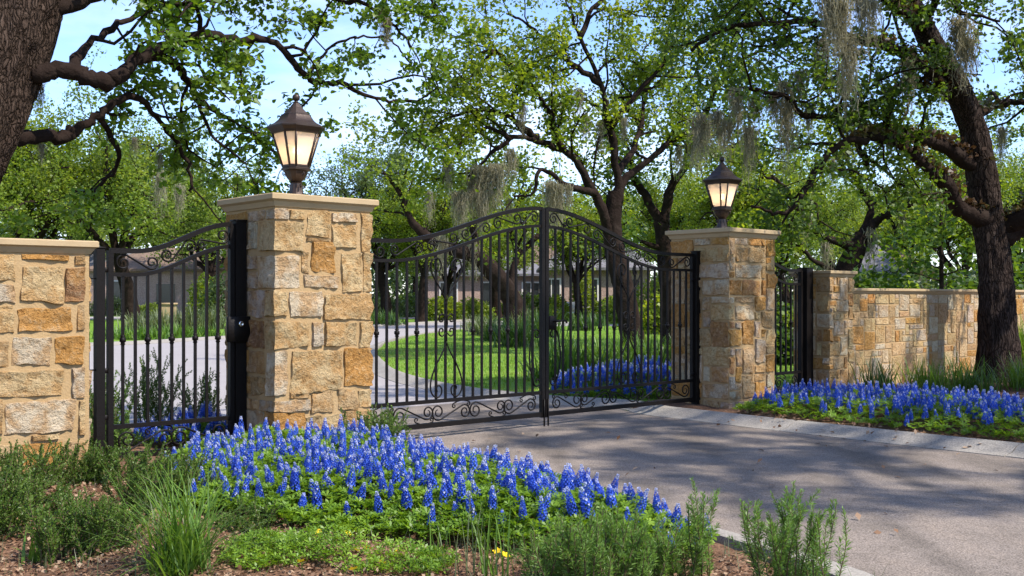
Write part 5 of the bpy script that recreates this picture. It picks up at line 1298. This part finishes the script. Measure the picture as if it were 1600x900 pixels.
# the smaller, farther flowers as one mass
sv = []
def gather(poly, n, mind, h, zf, sd, scale=1.0, keep=None):
    rg = np.random.default_rng(sd); p = spread(rg, poly, n, mind, keep); Hh = mound(p[:, 0], p[:, 1], poly, h)
    for i, (x, y) in enumerate(p): sv.append((x, y, float(zf(np.array([x]), np.array([y]))[0]) + Hh[i] * rg.uniform(0.65, 1.0), int(rg.integers(0, 5)), scale * rg.uniform(0.8, 1.15), rg.uniform(0, 6.28), rg.normal(0, 0.1), rg.normal(0, 0.1)))
fr2 = [far_bed[i] for i in (6, 7, 8, 9, 0)]
gather(far_bed, 900, 0.074, 0.23, zf2, 5, 1.05, lambda c, r: r.random(len(c)) < np.clip((edge_dist(c[:, 0], c[:, 1], fr2, False) - 0.06) / 0.35, 0.06, 1))
gather(back_bed, 240, 0.095, 0.30, zf2, 6, 1.35)
gather(gate_bed, 90, 0.08, 0.26, near_z, 7, 1.1)
rg = np.random.default_rng(8); Hb = mound(back_fl[:, 0], back_fl[:, 1], near_bed, 0.225)
for i, (x, y) in enumerate(back_fl): sv.append((x, y, float(near_z(x, y)) + Hb[i] * rg.uniform(0.65, 1.0), int(rg.integers(0, 5)), rg.uniform(0.8, 1.15), rg.uniform(0, 6.28), rg.normal(0, 0.1), rg.normal(0, 0.1)))
VV, FF, MI, off = [], [], [], 0
for x, y, z, k, s_, a, tx, ty in sv:
    me = SPK[k]; v = np.empty(len(me.vertices) * 3, np.float32); me.vertices.foreach_get('co', v); v = v.reshape(-1, 3) * s_
    c, s = cos(a), sin(a); v = np.stack([v[:, 0] * c - v[:, 1] * s + v[:, 2] * tx + x, v[:, 0] * s + v[:, 1] * c + v[:, 2] * ty + y, v[:, 2] + z], -1)
    f = np.empty(len(me.polygons) * 4, np.int32); me.polygons.foreach_get('vertices' if False else 'loop_start', np.empty(len(me.polygons), np.int32)); me.loops.foreach_get('vertex_index', f)
    m = np.empty(len(me.polygons), np.int32); me.polygons.foreach_get('material_index', m)
    VV.append(v); FF.append(f.reshape(-1, 4) + off); MI.append(m); off += len(v)
tag(obj_np('bluebonnet_drift', np.vstack(VV), np.vstack(FF), [M['petal'], M['petal_white']], mi=np.concatenate(MI)), 'drift of deep blue lupin spikes beyond the driveway and inside the gates', kind='stuff')

# ---- rosemary in the near bed
def B(px, py): return G(px, py, 0.06)
rosemary(B(1222, 925), 0.50, 0.22, 24, 'bright green rosemary with tall upright sprigs at the kerb end nearest the viewer', 1, lean=0.20, side=2, dens=400)
rosemary(B(1292, 935), 0.44, 0.10, 6, 'few rosemary sprigs leaning out over the kerb beside the tallest rosemary', 2, lean=0.25, side=1, dens=400)
rosemary(B(1100, 900), 0.50, 0.09, 8, 'narrow rosemary of three tall sprigs at the tip of the bluebonnet bed', 3, lean=0.12, side=2, dens=400)
rosemary(B(1000, 915), 0.36, 0.20, 30, 'soft green rosemary clump under the tip of the bluebonnets', 4, lean=0.25, side=2, dens=340)
rosemary(B(925, 925), 0.40, 0.20, 34, 'dense feathery rosemary clump in the middle of the front margin', 5, lean=0.22, side=2, dens=340)
rosemary(B(860, 920), 0.33, 0.16, 22, 'feathery rosemary next to the thin dry grass', 6, lean=0.25, side=2, dens=340)
rosemary(B(1060, 905), 0.26, 0.14, 14, 'low dark rosemary between two taller rosemary clumps', 7, mat='rosemary_dark', lean=0.4, side=2)
rosemary(W(-0.42, 1.25, 0.06), 0.50, 0.24, 34, 'dark rosemary growing among the bluebonnets by the near end of the driveway gate', 8, mat='rosemary_dark', lean=0.22, side=2, dens=280, nl=0.032, nw=0.0042)
rosemary(W(-0.10, 0.85, 0.06), 0.45, 0.10, 9, 'pale rosemary sprigs in front of the driveway gate bars', 9, lean=0.16, side=1, dens=260, nl=0.032, nw=0.0042)
DK = dict(mat='rosemary_dark', side=5, dens=380, nl=0.022, nw=0.0042, lean=0.45, wig=0.16, stemr=0.005)
rosemary(B(235, 805), 0.46, 0.36, 44, 'dark bushy rosemary in front of the pedestrian gate', 10, **DK)
rosemary(B(330, 800), 0.30, 0.26, 26, 'brownish low rosemary at the edge of the bluebonnets', 11, **DK)
rosemary(B(120, 880), 0.42, 0.30, 36, 'dark rosemary shrub standing over the dry leaves', 12, **DK)
rosemary(B(105, 760), 0.36, 0.34, 36, 'dark spreading shrub against the foot of the near wall', 13, **DK)
rosemary(B(15, 780), 0.42, 0.34, 36, 'dark shrub at the frame edge below the near wall', 14, **DK)
rosemary(B(-40, 850), 0.50, 0.34, 36, 'shrub half out of view below the near wall', 15, **DK)
rosemary(B(385, 845), 0.26, 0.20, 22, 'wispy rosemary beside the arching grass tuft', 16, **DK)
rosemary(B(160, 850), 0.34, 0.26, 30, 'olive rosemary filling the gap before the bushy one', 17, **DK)
rosemary(B(55, 820), 0.34, 0.26, 30, 'low olive rosemary above the broad-bladed weed', 18, **DK)
rosemary(B(190, 760), 0.36, 0.26, 30, 'olive rosemary at the hinge post of the pedestrian gate', 19, **DK)
for i, (s, d, h, lab) in enumerate([(-1.95, -0.75, 0.75, 'tall rosemary behind the hinge end of the pedestrian gate'), (-1.75, -1.15, 0.72, 'feathery rosemary behind the middle of the pedestrian gate'), (-1.10, -1.55, 0.90, 'tallest rosemary sprigs behind the latch end of the pedestrian gate'), (-2.3, -1.3, 0.65, 'rosemary behind the end of the near wall'), (-0.6, -1.5, 0.7, 'rosemary hidden behind the near pillar'), (-1.95, -0.40, 0.45, 'low rosemary touching the bars of the pedestrian gate')]):
    rosemary(W(s, d, 0.05), h, 0.24, 22, lab, 20 + i, mat='rosemary' if i % 2 else 'rosemary_dark', lean=0.22, side=2, dens=200, nl=0.036, nw=0.005)

# ---- grasses
tuft('grass_tuft', B(285, 908), 320, 0.62, 0.0044, 0.46, 1.05, 'blade', 'arching tuft of fine green grass on the mulch beside the brownish rosemary', 'grass', 'grass tufts', 0.06, 1, 8)
tuft('grass_tuft', B(265, 900), 60, 0.55, 0.003, 0.5, 0.9, 'blade_grey', 'dry pale blades mixed into the arching grass tuft', 'grass', 'grass tufts', 0.07, 2, 8)
tuft('grass_tuft', B(745, 905), 26, 0.46, 0.003, 0.12, 0.35, 'blade_grey', 'sparse tall grass blades in front of the bluebonnet leaves', 'grass', 'grass tufts', 0.05, 3, 7)
tuft('grass_tuft', B(770, 912), 22, 0.38, 0.004, 0.2, 0.5, 'blade', 'thin upright green grass beside the feathery rosemary', 'grass', 'grass tufts', 0.05, 4, 7)
tuft('grass_tuft', B(690, 890), 10, 0.34, 0.003, 0.15, 0.4, 'blade', 'few slender grass blades in the mulch gap', 'grass', 'grass tufts', 0.03, 5, 7)
tuft('grass_tuft', B(50, 885), 9, 0.24, 0.009, 0.4, 0.6, 'blade', 'small broad-bladed weed on the dry leaves', 'grass', 'grass tufts', 0.02, 6, 6)
for i, (px, Y, L, n, m, lab) in enumerate([(1372, 14.9, 0.62, 150, 'blade_dark', 'dark arching grass tuft at the foot of the low wall, next to the short pillar'), (1448, 15.4, 0.55, 170, 'blade', 'bright green grass tuft midway along the low wall'), (1505, 15.6, 0.60, 170, 'blade', 'grass tuft just before the oak trunk at the low wall'),
        (1530, 15.2, 0.45, 120, 'blade_dark', 'low dark grass at the base of the oak trunk'), (1592, 15.6, 0.60, 200, 'blade', 'grass tuft beyond the oak trunk'), (1640, 15.0, 0.6, 160, 'blade_dark', 'grass tuft at the frame edge by the low wall'), (1600, 19.0, 1.15, 260, 'blade', 'tall yellow-green grass against the low wall beyond the oak'), (1475, 15.0, 0.3, 90, 'blade_dark', 'small dark grass tuft between two bigger tufts')]):
    tuft('grass_tuft', ((px - 800) / FOC * Y, Y, 0.04), n, L, 0.009, 0.35, 0.8, m, lab, 'grass', 'grass tufts along the low wall', 0.13, 30 + i)
for i, (px, py, L, n, m, lab) in enumerate([(744, 520, 0.74, 220, 'blade_grey', 'grey-green grass clump at the back of the island bed'), (763, 527, 0.82, 260, 'blade_grey', 'grey-green grass clump left in the island bed'), (781, 536, 0.82, 260, 'blade_dark', 'dark grass clump in the island bed'),
        (806, 546, 0.9, 300, 'blade_dark', 'dark grass clump nearest the gate in the island bed'), (826, 528, 1.07, 260, 'blade_grey', 'tall grey-green grass under the leaning oak'), (846, 530, 1.23, 240, 'blade_dark', 'tall dark grass close to the meeting stiles'), (907, 519, 0.9, 200, 'blade_dark', 'round dark shrub-like grass on the lawn'), (930, 511, 0.8, 180, 'blade_dark', 'small round grass clump farther on the lawn'),
        (870, 600, 0.85, 200, 'blade', 'tall grass behind the meeting stiles'), (905, 596, 0.75, 220, 'blade', 'green grass behind the first bluebonnets inside the gate'), (940, 592, 0.8, 240, 'blade', 'green grass behind the bluebonnets inside the gate, in front of the oak'), (975, 590, 0.75, 200, 'blade', 'green grass at the foot of the tall oak'), (1015, 588, 0.8, 220, 'blade', 'green grass between the tall oak and the far pillar'), (1048, 590, 0.8, 200, 'blade_dark', 'dark grass behind the far pillar'),
        (587, 507, 0.8, 120, 'blade_dark', 'small dark grass clump on the far lawn by the near pillar'), (602, 509, 0.9, 120, 'blade_dark', 'small dark grass clump at the grey-green oak'), (612, 508, 0.8, 120, 'blade_dark', 'small dark grass clump right of the grey-green oak'),
        (175, 530, 0.48, 180, 'blade', 'green grass clump at the left end of the roadside row'), (205, 531, 0.44, 180, 'blade', 'second green grass clump of the roadside row'), (232, 531, 0.48, 180, 'blade', 'third green grass clump of the roadside row'), (262, 530, 0.55, 200, 'blade', 'fourth green grass clump of the roadside row'), (292, 529, 0.48, 180, 'blade', 'fifth green grass clump of the roadside row'), (322, 528, 0.44, 160, 'blade', 'last green grass clump of the roadside row'),
        (215, 518, 0.91, 220, 'blade_grey', 'grey-green shrubby grass behind the roadside row'), (250, 517, 0.98, 240, 'blade_grey', 'large grey-green shrubby grass behind the roadside row'), (290, 516, 1.09, 260, 'blade_grey', 'tall grey-green shrubby grass near the stone post'), (330, 515, 1.09, 260, 'blade_grey', 'tall grey-green shrubby grass close to the near pillar')]):
    Y = FOC * 1.4 / (py - HOR)
    tuft('ornamental_grass', ((px - 800) / FOC * Y, Y, 0.05), n, L, 0.012 + Y * 0.0003, 0.50, 0.75, m, lab, 'grass', 'ornamental grasses inside the gates', 0.16 + 0.003 * Y, 60 + i, 5)

# short turf on the inner lawn
rng = np.random.default_rng(9); p = scatter(rng, island, 90000); p = p[rng.random(len(p)) < np.clip(1.4 - (p[:, 1] - 14) / 26, 0.1, 1)]
a = rng.uniform(0, 2 * pi, len(p)); h = rng.uniform(0.03, 0.075, len(p)); b = np.stack([p[:, 0], p[:, 1], 0 * h + 0.055], -1); sdv = np.stack([np.cos(a), np.sin(a), 0 * a], -1) * 0.010
tp = b + np.stack([rng.normal(0, 0.02, len(p)), rng.normal(0, 0.02, len(p)), h], -1)
V = np.stack([b - sdv, b + sdv, tp], 1).reshape(-1, 3)
tag(obj_np('grass', V, np.arange(len(p))[:, None] * 3 + np.array([[0, 1, 2]]), M['lawn_blade']), 'bright mown grass of the island lawn', kind='stuff')

# ---- low yellow-flowered ground cover along the front margin
rng = np.random.default_rng(12)
for poly, n, lab in (([(-1.35, 5.7), (-0.65, 5.6), (-0.25, 5.4), (-0.35, 5.1), (-1.2, 5.1), (-1.55, 5.4)], 2600, 'low bright green ground cover with small yellow flowers'), ([(-0.05, 5.7), (0.35, 5.6), (0.2, 5.25), (-0.2, 5.3)], 350, 'thin ground cover between the grass blades'), ([(-2.3, 7.0), (-1.8, 6.4), (-1.4, 6.1), (-1.9, 5.9), (-2.5, 6.6)], 420, 'low ground cover at the edge of the bluebonnet leaves')):
    p = scatter(rng, poly, n); p = p[vnoise(np.column_stack([p * 3.2, 0 * p[:, 0]]), 17) + rng.normal(0, 0.15, len(p)) > 0.02]; n = len(p); x, y = p[:, 0], p[:, 1]; z = near_z(x, y) + mound(x, y, poly, 0.13, 0.2) * (0.2 + 0.8 * rng.random(n))
    V, F = palmate(rng, np.stack([x, y, z], -1), 0.024, 4, 0.6)
    tag(obj_np('ground_cover', V, F, M['lupin_leaf']), lab, kind='stuff')
pm = []
for j in range(5):
    a = j * 2 * pi / 5; o = np.array([cos(a), sin(a), 0.35]); s = np.array([-sin(a), cos(a), 0])
    pm += [np.zeros(3), o * 0.012 + s * 0.008, o * 0.021, o * 0.012 - s * 0.008]
YF = mesh_np('petals', np.array(pm), np.arange(5)[:, None] * 4 + np.array([[0, 1, 2, 3]]), M['petal_yellow'])
ya = Acc(); ya.tube([(0, 0, -0.10), (0.004, 0, 0.0)], 0.0018, 4); YS = ya.mesh('stem', M['stem'])
for i, (px, py) in enumerate([(440, 844), (452, 850), (437, 862), (498, 832), (543, 834), (557, 860), (573, 858), (552, 890), (620, 862), (777, 862), (790, 868), (537, 826), (596, 880), (470, 878)]):
    x, y, _ = G(px, py, 0.14)
    r = link_mesh('yellow_flower', YF); r.location = (x, y, 0.14); r.rotation_euler = (-0.5, 0.2 * sin(i), i); r.scale = (1.25,) * 3
    tag(r, 'tiny yellow five-petalled flower over the low ground cover' if px < 700 else 'tiny yellow flower under the sparse grass blades', 'flower', 'yellow flowers in the front margin' if px < 700 else 'yellow flowers under the grass')
    link_mesh('stem', YS, r)

# ---- leaf litter on the mulch
def litter(name, pts, zf, size, seed, lab, dz=0.02):
    rg = np.random.default_rng(seed); n = len(pts); z = zf(pts[:, 0], pts[:, 1]) + rg.uniform(0.002, dz, n)
    V, F = leaves(rg, np.stack([pts[:, 0], pts[:, 1], z], -1), 1, 0.004, size, 1.2, False)
    return tag(obj_np(name, V, F, M['dry']), lab, kind='stuff')
rng = np.random.default_rng(31)
nearm = [(-4.6, 8.1), (-3.2, 8.6), (-2.3, 8.2), (-2.0, 6.8), (-0.6, 6.1), (0.9, 5.7), (1.35, 5.7), (1.7, 5.0), (1.0, 4.6), (-2.8, 4.6), (-4.2, 6.2)]
litter('leaf_litter', scatter(rng, nearm, 24000), near_z, 0.024, 1, 'brown fallen leaves and bark over the near mulch')
farm = [W(4.42, 1.2)[:2], W(5.3, 0.6)[:2], W(7.5, 0.6)[:2], W(12, 0.3)[:2], W(12, 3)[:2], W(7.5, 7)[:2], W(4.42, 7)[:2]]
litter('leaf_litter', scatter(rng, farm, 9000), zf2, 0.045, 2, 'brown fallen leaves in the far flower bed and along its kerb', 0.045)
rd = [W(0.6, 0.3)[:2], W(4.0, 0.3)[:2], W(3.95, 5.5)[:2], W(0.2, 5.5)[:2]]
litter('leaf_litter', np.vstack([scatter(rng, rd, 34), scatter(rng, [W(4.05, 1)[:2], W(4.4, 1)[:2], W(4.35, 6)[:2], W(4.05, 6)[:2]], 60)]), lambda x, y: 0.010 + 0.085 * np.clip((((x - ORG[0]) * U[0] + (y - ORG[1]) * U[1]) - 4.1) / 0.3, 0, 1), 0.05, 3, 'stray dry leaves on the asphalt and the kerb', 0.012)
# pale straw twigs
V, F = blade_mesh(rng, np.column_stack([scatter(rng, nearm, 2600), np.full(2600, 0.075)]), 0.13, 0.0016, 1.45, 0.15, 4)
tag(obj_np('straw', V, F, M['blade_grey']), 'thin dry straw lying on the near mulch', kind='stuff')

# ================================================================== HOUSES AND FAR THINGS
def hip_roof(root, w, d, z0, z1, mat, ov=0.45, ridge=None, name='roof'):
    W2, D2 = w / 2 + ov, d / 2 + ov; r = (w / 2 - d / 2 * 0.9) if ridge is None else ridge; r = max(r, 0.05)
    a = Acc()
    V = [(-W2, -D2, z0 - 0.18), (W2, -D2, z0 - 0.18), (W2, D2, z0 - 0.18), (-W2, D2, z0 - 0.18), (-W2, -D2, z0), (W2, -D2, z0), (W2, D2, z0), (-W2, D2, z0), (-r, 0, z1), (r, 0, z1)]
    a.add(V, [(0, 3, 2, 1), (0, 1, 5, 4), (1, 2, 6, 5), (2, 3, 7, 6), (3, 0, 4, 7), (4, 5, 9, 8), (6, 7, 8, 9)], [(5, 6, 9), (7, 4, 8)])
    return a.build(name, mat, root, smooth=False)
def house(px, Y, w, d, hw, hr, label, wall_m, roof_m, wins, rz=0.0, door=None, chimney=None, ridge=None):
    root = tag(empty('brick_house', ((px - 800) / FOC * Y, Y, 0), rz), label, 'house')
    a = Acc(); a.box(-w / 2, w / 2, -d / 2, d / 2, -0.3, hw); a.build('wall', wall_m, root, smooth=False)
    rf = hip_roof(root, w, d, hw, hr, roof_m, ridge=ridge)
    if chimney is not None:
        a = Acc(); a.box(chimney - 0.55, chimney + 0.55, -0.45, 0.45, hw, hr + 0.9); a.box(chimney - 0.65, chimney + 0.65, -0.55, 0.55, hr + 0.9, hr + 1.05); a.build('chimney', wall_m, rf, smooth=False)
    for x, z0, ww, hh in wins:
        y = -d / 2
        a = Acc(); t = 0.10
        for b in ((x - ww / 2 - t, x - ww / 2, z0 - t, z0 + hh + t), (x + ww / 2, x + ww / 2 + t, z0 - t, z0 + hh + t), (x - ww / 2, x + ww / 2, z0 + hh, z0 + hh + t), (x - ww / 2, x + ww / 2, z0 - t, z0), (x - 0.03, x + 0.03, z0, z0 + hh)):
            a.box(b[0], b[1], y - 0.07, y + 0.03, b[2], b[3])
        f = a.build('window', M['white_trim'], root, smooth=False)
        a = Acc(); a.box(x - ww / 2, x + ww / 2, y - 0.03, y + 0.01, z0, z0 + hh); a.build('pane', M['dark_glass'], f, smooth=False)
    if door:
        x, ww, hh = door; a = Acc(); a.box(x - ww / 2, x + ww / 2, -d / 2 - 0.05, -d / 2 + 0.02, 0, hh); a.build('door', M['dark_glass'], root, smooth=False)
    return root
house(765, 86, 9.5, 8, 3.2, 5.2, 'long pale brick wing of the house seen through the near leaf of the driveway gate', M['house_brick'], M['slate'], [(-3.0, 0.9, 1.2, 1.6), (0.2, 0.9, 1.2, 1.6), (3.2, 0.9, 1.2, 1.6)])
house(928, 76, 7.0, 7, 3.4, 6.2, 'brick house with a grey slate hip roof behind the meeting stiles of the gate', M['house_brick'], M['slate'], [(-3.1, 0.8, 1.1, 1.8), (-0.6, 0.8, 1.1, 1.8)], door=(2.0, 1.5, 2.6), chimney=-2.4)
house(845, 92, 8, 7, 3.0, 5.8, 'low brick link between the two wings of the house', M['house_brick'], M['roof_red'], [(-1.2, 0.9, 1.3, 1.6), (1.8, 0.9, 1.3, 1.6)])
house(275, 92, 11.5, 8, 3.7, 5.6, 'pinkish brick house across the road, seen through the near pedestrian gate', M['house_brick'], M['roof_red'], [(-3.2, 1.0, 1.3, 1.7), (3.6, 1.0, 1.3, 1.7)], door=(0.4, 1.5, 2.5))
house(165, 100, 8, 7, 3.6, 6.6, 'brick garage partly behind the dark double-trunked oak', M['house_brick'], M['slate'], [(-1.8, 1.0, 1.3, 1.6), (2.0, 1.0, 1.3, 1.6)])
house(1368, 60, 3.0, 4.5, 2.5, 4.35, 'grey slate roofed outbuilding showing above the low wall', M['house_brick'], M['slate'], [(-0.6, 1.0, 0.8, 1.1)], rz=-0.35)
house(1385, 74, 5.0, 5, 3.2, 5.0, 'reddish roofed house behind the slate roofed outbuilding', M['house_brick'], M['roof_red'], [(0, 1.0, 1.1, 1.5)], rz=-0.3)

def garden_chair(px, Y, rz, label):
    root = tag(empty('garden_chair', ((px - 800) / FOC * Y, Y, 0.03), rz), label, 'chair', 'chairs in front of the house')
    a = Acc(); a.box(-0.45, 0.45, -0.42, 0.42, 0.38, 0.52, 0.03); a.build('seat', M['white_trim'], root)
    a = Acc(); a.box(-0.45, 0.45, 0.30, 0.42, 0.52, 1.10, 0.03); a.build('backrest', M['white_trim'], root)
    for s in (-1, 1):
        a = Acc(); a.box(s * 0.45 - 0.06, s * 0.45 + 0.06, -0.42, 0.40, 0.52, 0.76, 0.02); a.build('armrest', M['teak'], root)
        for q in (-1, 1):
            a = Acc(); a.box(s * 0.36 - 0.04, s * 0.36 + 0.04, q * 0.34 - 0.04, q * 0.34 + 0.04, 0, 0.38); a.build('leg', M['teak'], root, smooth=False)
garden_chair(882, 66, 0.2, 'pale cushioned garden chair with teak arms on the house lawn, near the meeting stiles')
garden_chair(894, 66.8, -0.3, 'pale cushioned garden chair beside the other one, farther from the meeting stiles')
root = tag(empty('stone_post', ((264 - 800) / FOC * 68, 68, 0), 0.2), 'pale square stone post among the grey-green grasses', 'post')
a = Acc(); a.box(-0.42, 0.42, -0.35, 0.35, -0.1, 0.95); a.build('shaft', M['cap'], root, smooth=False)
a = Acc(); a.box(-0.50, 0.50, -0.43, 0.43, 0.95, 1.07, 0.02); a.build('post_cap', M['cap'], root)

# a far wood that closes the horizon
rg = np.random.default_rng(55); n = 60000
x = rg.uniform(-120, 135, n); top = 7.5 + 3.0 * vnoise(np.stack([x * 0.09, 0 * x, 0 * x], -1), 4) + 1.5 * vnoise(np.stack([x * 0.4, 0 * x, 0 * x], -1), 5)
C = np.stack([x, 165 + rg.uniform(-5, 5, n) + 3 * vnoise(np.stack([x * 0.2, 0 * x, 0 * x], -1), 6), rg.random(n) * top], -1)
V, F = leaves(rg, C, 1, 0.3, 0.75, 0.3, False)
tag(obj_np('far_wood', V, F, M['far_leaf_grey']), 'far off wood of grey-green oaks closing the horizon', kind='stuff')

# clipped shrubs and hedges near the houses
def bush(px, Y, w, d, h, leaf, label, seed, n=2600, size=0.16):
    rg = np.random.default_rng(seed); q = nrmz(rg.normal(0, 1, (n, 3))); q[:, 2] = np.abs(q[:, 2]); q *= (rg.random((n, 1)) ** 0.25) * (1 + 0.14 * vnoise(q * 2.5, seed)[:, None])
    C = q * np.array([w / 2, d / 2, h]) + np.array([0, 0, 0.02])
    V, F = leaves(rg, C, 1, 0.02, size, 0.3, False)
    root = tag(empty('shrub', ((px - 800) / FOC * Y, Y, 0)), label, 'shrub', 'shrubs near the houses')
    obj_np('foliage', V, F, M[leaf], root)
    a = Acc()
    for k in range(5): a.tube([(0.05 * k - 0.1, 0, -0.05), (w * 0.2 * (k / 2 - 1), d * 0.1 * (-1) ** k, h * 0.7)], [0.04, 0.015], 5)
    a.build('stem', M['limb'], root)
for i, (px, Y, w, d, h, lf, lab) in enumerate([(690, 66, 3.0, 2.0, 1.4, 'oak_leaf_yellow', 'rounded yellow-green shrub between the grey-green oak and the leaning oak'), (738, 70, 3.0, 2.0, 1.3, 'far_leaf', 'rounded pale shrub before the middle of the long brick wing'), (868, 66, 2.0, 1.8, 1.5, 'oak_leaf_yellow', 'rounded bright shrub just past the meeting stiles'), (972, 60, 3.0, 2.4, 1.6, 'far_leaf', 'rounded pale shrub behind the trunk of the tall oak'), (1030, 58, 3.6, 2.4, 2.6, 'oak_leaf_yellow', 'tall bright shrub behind the far gate pillar'), (832, 70, 3.0, 1.6, 1.7, 'oak_leaf_dark', 'clipped dark hedge before the brick house, near the meeting stiles'), (725, 80, 3, 1.5, 0.9, 'far_leaf', 'low pale shrub before the long brick wing'), (700, 82, 2, 1.5, 1.2, 'far_leaf_grey', 'grey-green shrub left of the long brick wing'),
        (770, 79, 3.4, 1.6, 1.1, 'far_leaf', 'wide pale shrub before the long brick wing'), (910, 70, 1.8, 1.8, 3.6, 'oak_leaf_yellow', 'tall yellow-green shrub against the brick house'), (960, 70, 3, 1.5, 1.5, 'oak_leaf_dark', 'dark shrub right of the house door'), (600, 76, 4, 2, 1.4, 'far_leaf_grey', 'dark shrub bank behind the grey-green oak'), (640, 78, 4, 2, 1.6, 'oak_leaf_dark', 'dark shrub bank between two straight trunks'),
        (318, 66, 2.2, 1.8, 2.8, 'oak_leaf_yellow', 'bright yellow-green shrub beside the stone post'), (240, 74, 2.4, 1.6, 1.0, 'far_leaf', 'bright low shrub left of the stone post'), (170, 84, 3, 2, 1.5, 'far_leaf_grey', 'shrub before the brick garage'), (345, 60, 2.4, 2, 2.6, 'far_leaf_grey', 'grey shrub close to the near pillar'),
        (1225, 22, 1.2, 1.2, 0.7, 'oak_leaf_dark', 'round clipped shrub behind the far pedestrian gate'), (1247, 26, 1.6, 1.2, 1.1, 'far_leaf', 'pale shrub behind the far pedestrian gate'), (1235, 34, 2.5, 1.5, 1.2, 'oak_leaf_dark', 'dark shrub deep behind the far pedestrian gate'), (1010, 46, 2.4, 1.6, 1.0, 'far_leaf', 'low light shrub right of the tall oak trunk'), (1040, 40, 2.2, 1.6, 1.5, 'oak_leaf_yellow', 'yellow-green shrub near the far pillar'),
        (1345, 27, 2.0, 1.6, 2.05, 'oak_leaf_dark', 'dark shrub peeping over the low wall next to the short pillar'), (1400, 30, 2.5, 1.8, 1.9, 'far_leaf', 'light shrub peeping over the low wall'), (1520, 25, 2.6, 1.8, 1.9, 'oak_leaf_dark', 'dark shrub peeping over the low wall by the young tree'), (1600, 27, 3.4, 2.2, 2.7, 'oak_leaf_dark', 'dark shrub over the low wall beyond the oak trunk'), (1455, 34, 4, 2, 2.6, 'far_leaf_grey', 'grey-green shrub behind the young tree')]):
    bush(px, Y, w, d, h, lf, lab, 300 + i)
